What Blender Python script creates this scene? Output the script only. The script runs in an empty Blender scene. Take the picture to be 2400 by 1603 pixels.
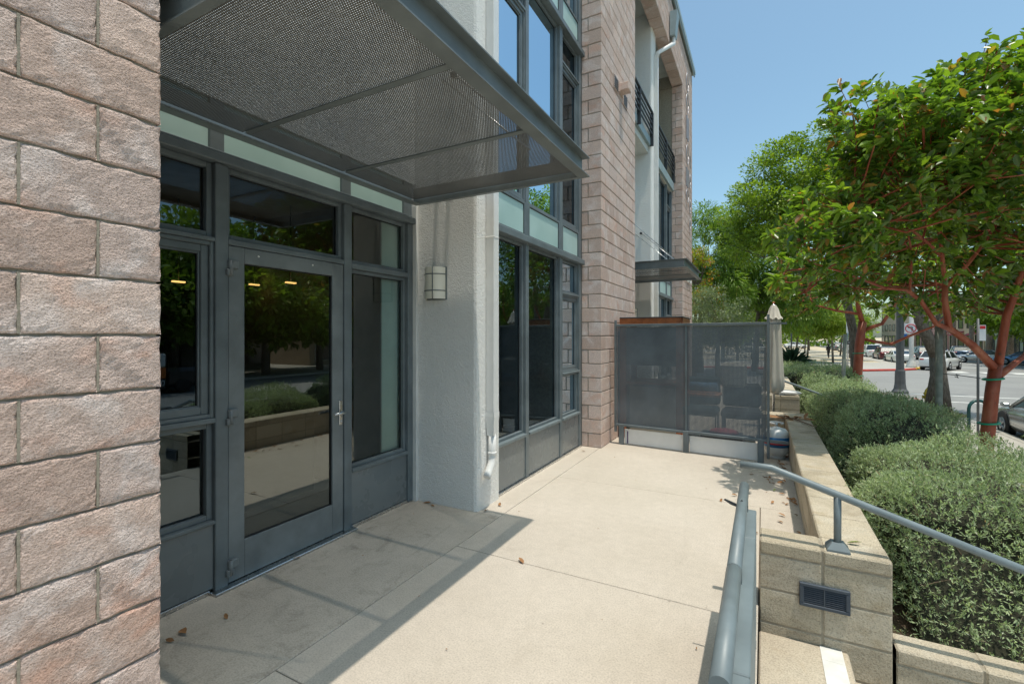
import bpy, math, random
import numpy as np
from mathutils import Vector, Matrix

SC = bpy.context.scene
COL = SC.collection
R = math.radians
random.seed(7)

# ------------------------------------------------------------------ camera
YAW = math.atan(588 / 1100.0)
cam_data = bpy.data.cameras.new('camera')
cam = bpy.data.objects.new('camera', cam_data)
COL.objects.link(cam)
cam.location = (0, 0, 1.62)
cam.rotation_euler = (R(90), 0, YAW)
cam_data.sensor_width = 36
cam_data.lens = 16.5
cam_data.shift_y = -0.0056
cam_data.clip_start = 0.05
cam_data.clip_end = 2000
SC.camera = cam

# ------------------------------------------------------------------ sky, sun, exposure
SUN_DIR = Vector((0.194, -0.052, 1.0)).normalized()
world = bpy.data.worlds.new('World')
SC.world = world
world.use_nodes = True
wn = world.node_tree.nodes
wl = world.node_tree.links
sky = wn.new('ShaderNodeTexSky')
sky.sky_type = 'NISHITA'
sky.sun_disc = False
sky.sun_elevation = math.asin(SUN_DIR.z)
sky.sun_rotation = math.atan2(SUN_DIR.x, SUN_DIR.y)
sky.altitude = 20
sky.air_density = 1.0
sky.dust_density = 2.2
sky.ozone_density = 0.6
tone = wn.new('ShaderNodeMix')
tone.data_type = 'RGBA'
tone.blend_type = 'MULTIPLY'
tone.inputs[0].default_value = 1.0
tone.inputs[7].default_value = (0.87, 1.05, 0.975, 1)   # hazy coastal blue, a little greener than the model's
wl.new(sky.outputs[0], tone.inputs[6])
wl.new(tone.outputs[2], wn['Background'].inputs[0])
wn['Background'].inputs[1].default_value = 0.142

sun_data = bpy.data.lights.new('sun', 'SUN')
sun_data.energy = 2.5
sun_data.angle = R(0.53)
sun_data.color = (1.0, 0.935, 0.83)
sun = bpy.data.objects.new('sun', sun_data)
COL.objects.link(sun)
sun.location = SUN_DIR * 60
sun.rotation_euler = (-SUN_DIR).to_track_quat('-Z', 'Y').to_euler()

SC.view_settings.view_transform = 'Standard'
SC.view_settings.look = 'None'
SC.view_settings.exposure = 0.46
SC.view_settings.gamma = 1.0
SC.view_settings.use_curve_mapping = False
SC.render.engine = 'CYCLES'
cy = SC.cycles
cy.use_denoising = True
cy.max_bounces = 8
cy.diffuse_bounces = 3
cy.glossy_bounces = 3
cy.transmission_bounces = 4
cy.transparent_max_bounces = 16
cy.caustics_reflective = True
cy.caustics_refractive = False
cy.sample_clamp_indirect = 6.0
cy.blur_glossy = 0.3

# ------------------------------------------------------------------ material helpers
MATS = {}


def srgb(r, g, b):
    f = lambda c: ((c / 255.0) / 12.92 if c <= 10 else (((c / 255.0) + 0.055) / 1.055) ** 2.4)
    return (f(r), f(g), f(b))


class NT:
    def __init__(self, name):
        self.m = bpy.data.materials.new(name)
        self.m.use_nodes = True
        self.t = self.m.node_tree
        self.n = self.t.nodes
        self.l = self.t.links
        self.bsdf = self.n['Principled BSDF']
        self.out = self.n['Material Output']
        self._pos = None
        MATS[name] = self.m

    def new(self, typ, **kw):
        nd = self.n.new(typ)
        for k, v in kw.items():
            setattr(nd, k, v)
        return nd

    def link(self, a, b):
        self.l.new(a, b)

    def pos(self):
        if self._pos is None:
            self._pos = self.new('ShaderNodeNewGeometry').outputs['Position']
        return self._pos

    def scaled(self, sx, sy, sz, src=None):
        mp = self.new('ShaderNodeMapping')
        mp.inputs['Scale'].default_value = (sx, sy, sz)
        self.link(src or self.pos(), mp.inputs['Vector'])
        return mp.outputs[0]

    def noise(self, scale, detail=4, rough=0.55, vec=None, dist=0.0):
        nd = self.new('ShaderNodeTexNoise')
        nd.inputs['Scale'].default_value = scale
        nd.inputs['Detail'].default_value = detail
        nd.inputs['Roughness'].default_value = rough
        nd.inputs['Distortion'].default_value = dist
        self.link(vec or self.pos(), nd.inputs['Vector'])
        return nd.outputs['Fac']

    def ramp(self, fac, stops):
        nd = self.new('ShaderNodeValToRGB')
        cr = nd.color_ramp
        while len(cr.elements) < len(stops):
            cr.elements.new(0.5)
        for e, (p, c) in zip(cr.elements, stops):
            e.position = p
            e.color = (c[0], c[1], c[2], 1) if not isinstance(c, (int, float)) else (c, c, c, 1)
        self.link(fac, nd.inputs['Fac'])
        return nd.outputs['Color']

    def mix(self, fac, a, b, mode='MIX'):
        nd = self.new('ShaderNodeMix', data_type='RGBA', blend_type=mode)
        for sock, v in ((nd.inputs[0], fac), (nd.inputs[6], a), (nd.inputs[7], b)):
            if isinstance(v, (int, float)):
                sock.default_value = v
            elif isinstance(v, tuple):
                sock.default_value = (v[0], v[1], v[2], 1)
            else:
                self.link(v, sock)
        return nd.outputs[2]

    def math(self, op, a, b=None, c=None):
        nd = self.new('ShaderNodeMath', operation=op)
        for i, v in enumerate((a, b, c)):
            if v is None:
                continue
            if isinstance(v, (int, float)):
                nd.inputs[i].default_value = v
            else:
                self.link(v, nd.inputs[i])
        return nd.outputs[0]

    def bump(self, height, strength=0.5, dist=0.01, prev=None):
        nd = self.new('ShaderNodeBump')
        nd.inputs['Strength'].default_value = strength
        nd.inputs['Distance'].default_value = dist
        self.link(height, nd.inputs['Height'])
        if prev is not None:
            self.link(prev, nd.inputs['Normal'])
        return nd.outputs[0]

    def set(self, color=None, rough=None, metal=None, normal=None, spec=None):
        for key, v in (('Base Color', color), ('Roughness', rough), ('Metallic', metal), ('Normal', normal), ('Specular IOR Level', spec)):
            if v is None:
                continue
            s = self.bsdf.inputs[key]
            if isinstance(v, (int, float)):
                s.default_value = v
            elif isinstance(v, tuple):
                s.default_value = (v[0], v[1], v[2], 1)
            else:
                self.link(v, s)
        return self.m


def pmat(name, col, rough=0.6, metal=0.0, var=0.12, vscale=5.0, bump=0.0, bscale=150.0, bdist=0.002, objrand=0.0, spec=0.5):
    """plain painted / solid stuff with slight uneven tone and wear"""
    k = NT(name)
    f = k.noise(vscale, 5, 0.6)
    lo = tuple(c * (1 - var) for c in col)
    hi = tuple(min(1, c * (1 + var)) for c in col)
    c = k.ramp(f, [(0.3, lo), (0.7, hi)])
    if objrand:
        oi = k.new('ShaderNodeObjectInfo')
        c = k.mix(1.0, c, k.ramp(oi.outputs['Random'], [(0, 1 - objrand), (1, 1 + 0.0)]), 'MULTIPLY')
    nrm = None
    if bump:
        nrm = k.bump(k.noise(bscale, 3), bump, bdist)
    rr = k.math('MULTIPLY_ADD', k.noise(vscale * 4, 3), 0.2, rough - 0.1)
    return k.set(c, rr, metal, nrm, spec)


def block_mat(name, cols, patch, rough_scale=1.0, bump=1.0, tint=0.35, dist=0.011, drift=0.0):
    """split-face concrete block: tint per block, pale bloom and rusty patches, coarse broken relief"""
    k = NT(name)
    oi = k.new('ShaderNodeObjectInfo')
    base = k.ramp(oi.outputs['Random'], [(0, cols[0]), (0.35, cols[1]), (0.7, cols[2]), (1, cols[3])])
    big = k.noise(5.2, 3, 0.5, None, 0.4)
    c = k.mix(k.ramp(big, [(0.52, 0.0), (0.68, tint)]), base, patch[0])
    red = k.noise(5.1, 3, 0.5, k.scaled(1.0, 1.0, 1.5), 0.3)
    c = k.mix(k.ramp(red, [(0.57, 0.0), (0.72, 0.55)]), c, patch[1])
    c = k.mix(k.ramp(k.noise(2.1, 4, 0.6, k.scaled(1, 1, 2.2), 0.5), [(0.50, 0.0), (0.72, drift)]), c, patch[2])
    g1 = k.noise(95 * rough_scale, 5, 0.68)
    g2 = k.noise(260 * rough_scale, 3, 0.6)
    vo = k.new('ShaderNodeTexVoronoi')
    vo.inputs['Scale'].default_value = 140 * rough_scale
    vo.inputs['Randomness'].default_value = 1.0
    k.link(k.pos(), vo.inputs['Vector'])
    grit = k.math('ADD', k.math('MULTIPLY', g1, 0.6), k.math('ADD', k.math('MULTIPLY', g2, 0.2), k.math('MULTIPLY', vo.outputs['Distance'], 0.3)))
    c = k.mix(1.0, c, k.ramp(grit, [(0.36, 0.62), (0.50, 0.98), (0.66, 1.16)]), 'MULTIPLY')
    n = k.bump(grit, bump, dist)
    return k.set(c, 0.92, 0.0, n, 0.25)


def perforated(name, col, pitch, hole, axes, square=False, rough=0.5):
    """painted sheet punched full of holes (transparent in the holes)"""
    k = NT(name)
    sp = k.new('ShaderNodeSeparateXYZ')
    k.link(k.pos(), sp.inputs[0])
    a, b = sp.outputs[axes[0]], sp.outputs[axes[1]]
    f = 1.0 if square else 0.866
    u = k.math('DIVIDE', a, pitch)
    v = k.math('DIVIDE', b, pitch * f)
    if not square:
        u = k.math('ADD', u, k.math('MULTIPLY', k.math('FLOORED_MODULO', k.math('FLOOR', v), 2.0), 0.5))
    fx = k.math('SUBTRACT', k.math('FRACT', u), 0.5)
    fy = k.math('MULTIPLY', k.math('SUBTRACT', k.math('FRACT', v), 0.5), f)
    if square:
        h = k.math('LESS_THAN', k.math('MAXIMUM', k.math('ABSOLUTE', fx), k.math('ABSOLUTE', fy)), hole)
    else:
        h = k.math('LESS_THAN', k.math('ADD', k.math('MULTIPLY', fx, fx), k.math('MULTIPLY', fy, fy)), hole * hole)
    d = k.noise(2.6, 4, 0.6)
    c = k.ramp(d, [(0.3, tuple(x * 0.75 for x in col)), (0.7, tuple(x * 1.15 for x in col))])
    k.set(c, rough, 0.0, None, 0.4)
    tr = k.new('ShaderNodeBsdfTransparent')
    mx = k.new('ShaderNodeMixShader')
    k.link(h, mx.inputs[0])
    k.link(k.bsdf.outputs[0], mx.inputs[1])
    k.link(tr.outputs[0], mx.inputs[2])
    k.link(mx.outputs[0], k.out.inputs[0])
    return k.m


def glass_mat(name, tint, ior=2.0, rough=0.0, wav=0.0, shine=(0.90, 0.97, 0.95)):
    k = NT(name)
    tr = k.new('ShaderNodeBsdfTransparent')
    tr.inputs[0].default_value = (*tint, 1)
    gl = k.new('ShaderNodeBsdfGlossy')
    gl.inputs['Roughness'].default_value = rough
    gl.inputs['Color'].default_value = (*shine, 1)
    fr = k.new('ShaderNodeFresnel')
    fr.inputs[0].default_value = ior
    if wav:
        b = k.bump(k.noise(2.2, 2), wav, 0.002)
        k.link(b, gl.inputs['Normal'])
    mx = k.new('ShaderNodeMixShader')
    k.link(fr.outputs[0], mx.inputs[0])
    k.link(tr.outputs[0], mx.inputs[1])
    k.link(gl.outputs[0], mx.inputs[2])
    k.link(mx.outputs[0], k.out.inputs[0])
    return k.m


def leaf_mat(name, dark, light, odd=None, rough=0.45, trans=0.35, odd_at=0.93, spec=0.4, through=(1.35, 1.5, 0.55)):
    """foliage: every leaf has its own tint (face attribute), some light passes through"""
    k = NT(name)
    at = k.new('ShaderNodeAttribute', attribute_name='tint')
    stops = [(0.0, dark), (odd_at - 0.06, light)]
    if odd:
        stops += [(odd_at, odd[0]), (1.0, odd[1])]
    c = k.ramp(at.outputs['Fac'], stops)
    k.set(c, rough, 0.0, None, spec)
    tl = k.new('ShaderNodeBsdfTranslucent')
    c2 = k.mix(1.0, c, through, 'MULTIPLY')
    k.link(c2, tl.inputs[0])
    mx = k.new('ShaderNodeMixShader')
    mx.inputs[0].default_value = trans
    k.link(k.bsdf.outputs[0], mx.inputs[1])
    k.link(tl.outputs[0], mx.inputs[2])
    k.link(mx.outputs[0], k.out.inputs[0])
    return k.m


# ------------------------------------------------------------------ mesh helpers
class MB:
    """collects shapes in world coordinates; build() links them as ONE mesh object"""

    def __init__(self):
        self.v = []
        self.f = []
        self.sm = []

    def add(self, vs, fs, smooth=False):
        o = len(self.v)
        self.v += [tuple(p) for p in vs]
        self.f += [tuple(i + o for i in f) for f in fs]
        self.sm += [smooth] * len(fs)
        return self

    def box(self, x0, x1, y0, y1, z0, z1, c=0.0, mtx=None):
        if x0 > x1: x0, x1 = x1, x0
        if y0 > y1: y0, y1 = y1, y0
        if z0 > z1: z0, z1 = z1, z0
        c = min(c, (x1 - x0) * 0.45, (y1 - y0) * 0.45, (z1 - z0) * 0.45)
        if c <= 0:
            vs = [(x, y, z) for x in (x0, x1) for y in (y0, y1) for z in (z0, z1)]
            fs = [(0, 1, 3, 2), (4, 6, 7, 5), (0, 4, 5, 1), (2, 3, 7, 6), (0, 2, 6, 4), (1, 5, 7, 3)]
        else:
            vs, idx = [], {}
            for i, x in enumerate((x0, x1)):
                for j, y in enumerate((y0, y1)):
                    for l, z in enumerate((z0, z1)):
                        s = (1 if i == 0 else -1, 1 if j == 0 else -1, 1 if l == 0 else -1)
                        for ax in range(3):
                            p = [x + s[0] * c, y + s[1] * c, z + s[2] * c]
                            p[ax] = (x, y, z)[ax]
                            idx[(i, j, l, ax)] = len(vs)
                            vs.append(tuple(p))
            fs = []
            for i in (0, 1):
                a = [idx[(i, 0, 0, 0)], idx[(i, 1, 0, 0)], idx[(i, 1, 1, 0)], idx[(i, 0, 1, 0)]]
                fs.append(tuple(a if i else a[::-1]))
                a = [idx[(0, i, 0, 1)], idx[(0, i, 1, 1)], idx[(1, i, 1, 1)], idx[(1, i, 0, 1)]]
                fs.append(tuple(a if i else a[::-1]))
                a = [idx[(0, 0, i, 2)], idx[(1, 0, i, 2)], idx[(1, 1, i, 2)], idx[(0, 1, i, 2)]]
                fs.append(tuple(a if i else a[::-1]))
            for i in (0, 1):
                for j in (0, 1):
                    fs.append((idx[(i, j, 0, 0)], idx[(i, j, 1, 0)], idx[(i, j, 1, 1)], idx[(i, j, 0, 1)]))
                    fs.append((idx[(i, 0, j, 0)], idx[(i, 1, j, 0)], idx[(i, 1, j, 2)], idx[(i, 0, j, 2)]))
                    fs.append((idx[(0, i, j, 1)], idx[(1, i, j, 1)], idx[(1, i, j, 2)], idx[(0, i, j, 2)]))
                    for l in (0, 1):
                        fs.append((idx[(i, j, l, 0)], idx[(i, j, l, 1)], idx[(i, j, l, 2)]))
        if mtx is not None:
            vs = [tuple(mtx @ Vector(p)) for p in vs]
        return self.add(vs, fs)

    def quad(self, a, b, c, d):
        return self.add([a, b, c, d], [(0, 1, 2, 3)])

    def tube(self, pts, rad, n=10, caps=True, smooth=True):
        pts = [Vector(p) for p in pts]
        if isinstance(rad, (int, float)):
            rad = [rad] * len(pts)
        vs, fs = [], []
        t0 = (pts[1] - pts[0]).normalized()
        ref = Vector((0, 0, 1)) if abs(t0.z) < 0.9 else Vector((1, 0, 0))
        nrm = (ref - t0 * ref.dot(t0)).normalized()
        for i, p in enumerate(pts):
            if i == 0: t = pts[1] - pts[0]
            elif i == len(pts) - 1: t = pts[-1] - pts[-2]
            else: t = (pts[i + 1] - p).normalized() + (p - pts[i - 1]).normalized()
            t.normalize()
            nrm = nrm - t * nrm.dot(t)
            if nrm.length < 1e-6:
                nrm = t.orthogonal()
            nrm.normalize()
            bi = t.cross(nrm)
            for k in range(n):
                a = 2 * math.pi * k / n
                vs.append(tuple(p + (nrm * math.cos(a) + bi * math.sin(a)) * rad[i]))
        for i in range(len(pts) - 1):
            for k in range(n):
                fs.append((i * n + k, i * n + (k + 1) % n, (i + 1) * n + (k + 1) % n, (i + 1) * n + k))
        self.add(vs, fs, smooth)
        if caps:
            o = len(self.v) - len(vs)
            self.f.append(tuple(o + k for k in range(n))[::-1])
            self.f.append(tuple(o + (len(pts) - 1) * n + k for k in range(n)))
            self.sm += [False, False]
        return self

    def lathe(self, prof, c=(0, 0, 0), n=16, axis='Z', smooth=True):
        vs, fs = [], []
        for (r, h) in prof:
            for k in range(n):
                a = 2 * math.pi * k / n
                if axis == 'Z': q = (r * math.cos(a), r * math.sin(a), h)
                elif axis == 'X': q = (h, r * math.cos(a), r * math.sin(a))
                else: q = (r * math.sin(a), h, r * math.cos(a))
                vs.append((c[0] + q[0], c[1] + q[1], c[2] + q[2]))
        for i in range(len(prof) - 1):
            for k in range(n):
                fs.append((i * n + k, i * n + (k + 1) % n, (i + 1) * n + (k + 1) % n, (i + 1) * n + k))
        fs.append(tuple(range(n))[::-1])
        fs.append(tuple((len(prof) - 1) * n + k for k in range(n)))
        return self.add(vs, fs, smooth)

    def prism(self, outline, d0, d1, axis='Y'):
        """outline in the two other axes (XZ for Y, YZ for X, XY for Z), extruded d0..d1"""
        n = len(outline)
        mk = {'Y': lambda p, d: (p[0], d, p[1]), 'X': lambda p, d: (d, p[0], p[1]), 'Z': lambda p, d: (p[0], p[1], d)}[axis]
        vs = [mk(p, d0) for p in outline] + [mk(p, d1) for p in outline]
        fs = [tuple(range(n))[::-1], tuple(range(n, 2 * n))]
        for i in range(n):
            fs.append((i, (i + 1) % n, n + (i + 1) % n, n + i))
        return self.add(vs, fs)

    def blob(self, c, r, nu=10, nv=7):
        vs, fs = [], []
        for j in range(nv + 1):
            th = math.pi * j / nv
            for i in range(nu):
                ph = 2 * math.pi * i / nu
                vs.append((c[0] + r[0] * math.sin(th) * math.cos(ph), c[1] + r[1] * math.sin(th) * math.sin(ph), c[2] + r[2] * math.cos(th)))
        for j in range(nv):
            for i in range(nu):
                fs.append((j * nu + i, j * nu + (i + 1) % nu, (j + 1) * nu + (i + 1) % nu, (j + 1) * nu + i))
        return self.add(vs, fs, True)

    def build(self, name, mat, parent=None, origin=None):
        me = bpy.data.meshes.new(name)
        w = world_loc(parent) if parent is not None else Vector(origin or (0, 0, 0))
        me.from_pydata([(p[0] - w.x, p[1] - w.y, p[2] - w.z) for p in self.v], [], self.f)
        me.polygons.foreach_set('use_smooth', self.sm)
        me.validate()
        import bmesh
        b = bmesh.new()
        b.from_mesh(me)
        bmesh.ops.recalc_face_normals(b, faces=b.faces)
        b.to_mesh(me)
        b.free()
        me.materials.append(MATS[mat] if isinstance(mat, str) else mat)
        o = bpy.data.objects.new(name, me)
        COL.objects.link(o)
        if parent is not None:
            o.parent = parent
        else:
            o.location = w
        return o


def world_loc(o):
    w = Vector((0, 0, 0))
    while o is not None:
        w += Vector(o.location)
        o = o.parent
    return w


def tag(o, label=None, cat=None, group=None, kind=None):
    if label: o['label'] = label
    if cat: o['category'] = cat
    if group: o['group'] = group
    if kind: o['kind'] = kind
    return o


def thing(name, label, cat, loc=(0, 0, 0), group=None):
    o = bpy.data.objects.new(name, None)
    o.empty_display_size = 0.1
    COL.objects.link(o)
    o.location = loc
    return tag(o, label, cat, group)


def place(name, me, parent, loc, rot=(0, 0, 0), scale=(1, 1, 1)):
    """an object that shares mesh data; loc in world coordinates"""
    o = bpy.data.objects.new(name, me)
    COL.objects.link(o)
    if parent is not None:
        o.parent = parent
        o.location = Vector(loc) - world_loc(parent)
    else:
        o.location = loc
    o.rotation_euler = rot
    o.scale = scale
    return o


def copy_tree(o, parent=None):
    c = o.copy()
    COL.objects.link(c)
    c.parent = parent
    for ch in list(o.children):
        copy_tree(ch, c)
    return c


def np_mesh(name, verts, faces, mat, parent=None, tint=None, smooth=False, origin=None):
    """verts (N,3), faces (M,4) or (M,3) -> one object"""
    w = world_loc(parent) if parent is not None else Vector(origin or (0, 0, 0))
    verts = verts - np.array([w.x, w.y, w.z])
    me = bpy.data.meshes.new(name)
    k = faces.shape[1]
    me.vertices.add(len(verts))
    me.vertices.foreach_set('co', verts.astype(np.float32).ravel())
    me.loops.add(faces.size)
    me.loops.foreach_set('vertex_index', faces.astype(np.int32).ravel())
    me.polygons.add(len(faces))
    me.polygons.foreach_set('loop_start', np.arange(0, faces.size, k, dtype=np.int32))
    me.polygons.foreach_set('loop_total', np.full(len(faces), k, dtype=np.int32))
    if smooth:
        me.polygons.foreach_set('use_smooth', np.ones(len(faces), dtype=bool))
    if tint is not None:
        at = me.attributes.new('tint', 'FLOAT', 'FACE')
        at.data.foreach_set('value', tint.astype(np.float32))
    me.update(calc_edges=True)
    me.materials.append(MATS[mat] if isinstance(mat, str) else mat)
    o = bpy.data.objects.new(name, me)
    COL.objects.link(o)
    if parent is not None:
        o.parent = parent
    else:
        o.location = w
    return o


def unit(a):
    return a / np.maximum(np.linalg.norm(a, axis=1, keepdims=True), 1e-9)


def leaves(base, direc, length, width, rng, fold=0.25, droop=0.0, shape='hex', roll=None):
    """leaf blades as two folded quads ('hex') or one rhombic quad ('dia'); returns verts, faces"""
    n = len(base)
    d = unit(direc)
    up = np.tile(np.array([[0, 0, 1.0]]), (n, 1)) + rng.normal(0, 0.35, (n, 3))
    side = unit(np.cross(d, up))
    nor = unit(np.cross(side, d))
    L = length[:, None]
    W = width[:, None]
    dr = np.array([[0, 0, -1.0]]) * (droop * L)
    if shape == 'hex':
        p = [base,
             base + d * L * 0.33 + side * W * 0.5 + nor * W * fold,
             base + d * L * 0.70 + side * W * 0.42 + nor * W * fold + dr * 0.4,
             base + d * L + dr,
             base + d * L * 0.70 - side * W * 0.42 + nor * W * fold + dr * 0.4,
             base + d * L * 0.33 - side * W * 0.5 + nor * W * fold]
        v = np.stack(p, 1).reshape(-1, 3)
        o = np.arange(n)[:, None] * 6
        f = np.concatenate([o + np.array([[0, 1, 2, 3]]), o + np.array([[0, 3, 4, 5]])], 1).reshape(-1, 4)
        return v, f, 2
    p = [base, base + d * L * 0.5 + side * W * 0.5, base + d * L + dr, base + d * L * 0.5 - side * W * 0.5]
    v = np.stack(p, 1).reshape(-1, 3)
    f = np.arange(n * 4).reshape(-1, 4)
    return v, f, 1


def ball(rng, n):
    return unit(rng.normal(size=(n, 3)))

# ------------------------------------------------------------------ materials
block_mat('split_block', [(0.53, 0.39, 0.328), (0.67, 0.51, 0.435), (0.60, 0.47, 0.415), (0.73, 0.565, 0.485)],
          [(0.80, 0.72, 0.69), (0.65, 0.38, 0.28), (0.54, 0.44, 0.40)], 1.05, 1.0, 0.5, 0.013, 0.35)
block_mat('wall_block', [(0.43, 0.365, 0.265), (0.50, 0.43, 0.32), (0.47, 0.40, 0.30), (0.54, 0.47, 0.36)],
          [(0.56, 0.51, 0.42), (0.36, 0.27, 0.16), (0.27, 0.225, 0.16)], 0.9, 0.9, 0.5, 0.010, 0.75)
pmat('mortar', (0.33, 0.295, 0.235), 0.95, var=0.2, vscale=30, bump=0.6, bscale=180, bdist=0.004, spec=0.2)
pmat('wall_mortar', (0.33, 0.285, 0.215), 0.95, var=0.2, vscale=30, bump=0.6, bscale=180, bdist=0.004, spec=0.2)
pmat('frame_paint', (0.138, 0.164, 0.173), 0.42, var=0.22, vscale=4.0, bump=0.05, bscale=60)
pmat('panel_paint', (0.172, 0.19, 0.192), 0.28, var=0.16, vscale=1.2, bump=0.04, bscale=40)
pmat('door_paint', (0.175, 0.196, 0.20), 0.36, var=0.2, vscale=4.0, bump=0.04, bscale=40)
pmat('canopy_paint', (0.145, 0.168, 0.17), 0.48, var=0.2, vscale=4.0, bump=0.08, bscale=60)
pmat('rail_paint', (0.165, 0.20, 0.21), 0.45, var=0.14, vscale=7.0, bump=0.06, bscale=90)
pmat('pole_steel', (0.42, 0.41, 0.43), 0.4, metal=0.5)
pmat('vent_blue', (0.045, 0.062, 0.085), 0.5)
pmat('purple_paint', (0.09, 0.05, 0.15), 0.6)
pmat('gasket', (0.012, 0.013, 0.014), 0.6)
pmat('dark_metal', (0.045, 0.05, 0.055), 0.5)
pmat('steel', (0.55, 0.56, 0.56), 0.28, metal=1.0, var=0.06)
pmat('white_paint', (0.72, 0.72, 0.69), 0.45, var=0.08, vscale=5, bump=0.03)
pmat('white_plastic', (0.78, 0.77, 0.74), 0.4, var=0.05, vscale=6)
pmat('white_soffit', (0.62, 0.62, 0.57), 0.8, var=0.08)
pmat('fascia_paint', (0.30, 0.375, 0.39), 0.5, var=0.1)
pmat('black_rubber', (0.018, 0.018, 0.018), 0.75)
pmat('room_wall', (0.50, 0.49, 0.44), 0.9)
pmat('room_floor', (0.10, 0.085, 0.07), 0.5)
pmat('curtain', (0.86, 0.92, 0.87), 0.9, var=0.06)
pmat('orange_wood', (0.42, 0.125, 0.035), 0.4, var=0.3, vscale=14)
pmat('timber', (0.35, 0.255, 0.155), 0.8, var=0.3, vscale=20, bump=0.3, bscale=90)
perforated('perforated_canopy', (0.115, 0.113, 0.105), 0.0118, 0.192, (0, 1))
perforated('perforated_screen', (0.125, 0.148, 0.165), 0.0155, 0.16, (0, 2), square=True)
glass_mat('glass_door', (0.46, 0.50, 0.45), 2.5)
glass_mat('glass_clear', (0.82, 0.90, 0.86), 1.9)
glass_mat('glass_window', (0.50, 0.56, 0.50), 2.2, shine=(0.60, 0.74, 0.84))
glass_mat('car_glass', (0.14, 0.17, 0.18), 1.9)


def _frosted():
    k = NT('frosted_glass')
    c = k.ramp(k.noise(1.7, 3), [(0.35, (0.40, 0.56, 0.52)), (0.65, (0.48, 0.64, 0.60))])
    return k.set(c, 0.32, 0.0, None, 0.6)


def _stucco():
    k = NT('stucco')
    c = k.ramp(k.noise(1.3, 5, 0.6), [(0.3, (0.85, 0.84, 0.80)), (0.7, (0.94, 0.925, 0.885))])
    dirt = k.noise(9, 5, 0.7)
    c = k.mix(k.ramp(dirt, [(0.62, 0.0), (0.8, 0.35)]), c, (0.5, 0.5, 0.47))
    g = k.math('ADD', k.math('MULTIPLY', k.noise(95, 4, 0.6, k.scaled(1, 1, 0.8)), 0.8), k.math('MULTIPLY', k.noise(30, 2), 0.5))
    return k.set(c, 0.9, 0.0, k.bump(g, 1.0, 0.02), 0.25)


def _concrete(name, a, b, stain, speck=0.15, scale=1.0, dirty=0.45):
    k = NT(name)
    c = k.ramp(k.noise(0.9 * scale, 5, 0.62), [(0.3, a), (0.7, b)])
    c = k.mix(k.ramp(k.noise(2.7 * scale, 6, 0.7, None, 0.8), [(0.53 if dirty > 0.5 else 0.58, 0.0), (0.76, dirty)]), c, stain)
    sp = k.noise(110, 2, 0.5)
    c = k.mix(1.0, c, k.ramp(k.noise(14 * scale, 5, 0.7), [(0.3, 0.93), (0.7, 1.05)]), 'MULTIPLY')
    c = k.mix(1.0, c, k.ramp(sp, [(0.32, 1 - speck * 1.6), (0.5, 1.0), (0.72, 1 + speck)]), 'MULTIPLY')
    c = k.mix(1.0, c, k.ramp(k.noise(420, 2), [(0.3, 1 - speck), (0.7, 1 + speck * 0.7)]), 'MULTIPLY')
    c = k.mix(k.ramp(k.noise(1.6 * scale, 6, 0.72, k.scaled(2.2, 0.6, 1.0), 1.2), [(0.56, 0.0), (0.74, 0.35)]), c, stain)
    # small dark spots of dropped dirt
    vo = k.new('ShaderNodeTexVoronoi')
    vo.inputs['Scale'].default_value = 3.1
    k.link(k.pos(), vo.inputs['Vector'])
    c = k.mix(k.ramp(vo.outputs['Distance'], [(0.012, 0.5), (0.03, 0.0)]), c, (0.12, 0.10, 0.08))
    n = k.bump(k.math('ADD', sp, k.noise(60, 3)), 0.25, 0.003)
    return k.set(c, k.math('MULTIPLY_ADD', k.noise(3, 3), 0.2, 0.68), 0.0, n, 0.3)


_frosted()
_stucco()
_concrete('terrace_concrete', (0.49, 0.43, 0.355), (0.565, 0.50, 0.425), (0.40, 0.345, 0.28), 0.11)
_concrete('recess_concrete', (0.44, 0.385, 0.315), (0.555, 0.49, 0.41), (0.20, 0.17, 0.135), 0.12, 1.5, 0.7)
_concrete('step_concrete', (0.42, 0.355, 0.27), (0.52, 0.455, 0.355), (0.40, 0.29, 0.17))
_concrete('sidewalk_concrete', (0.40, 0.375, 0.335), (0.48, 0.45, 0.40), (0.33, 0.31, 0.28), 0.1)
_concrete('asphalt', (0.25, 0.245, 0.235), (0.30, 0.295, 0.28), (0.20, 0.20, 0.195), 0.1, 0.35)
_concrete('plaza_gravel', (0.50, 0.41, 0.27), (0.60, 0.50, 0.35), (0.42, 0.34, 0.22), 0.12, 0.3)
pmat('red_kerb', (0.42, 0.045, 0.03), 0.7, var=0.25, vscale=3)
pmat('yellow_kerb', (0.65, 0.42, 0.05), 0.7, var=0.2, vscale=3)
pmat('road_paint', (0.68, 0.67, 0.63), 0.8, var=0.15, vscale=8)
pmat('soil', (0.10, 0.07, 0.045), 0.95, var=0.4, vscale=12, bump=0.8, bscale=40, bdist=0.02)
pmat('mulch', (0.20, 0.105, 0.05), 0.95, var=0.5, vscale=25, bump=0.8, bscale=60, bdist=0.02)

# ------------------------------------------------------------------ the building
B = thing('apartment_building', 'three-storey building of pinkish split-face blocks with stucco columns and grey window bays', 'building', (-2.06, 7.7, 0))
CH = 0.203           # course height of the blocks
FX = -2.06           # face of the block pillars
_cache = {}


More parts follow.
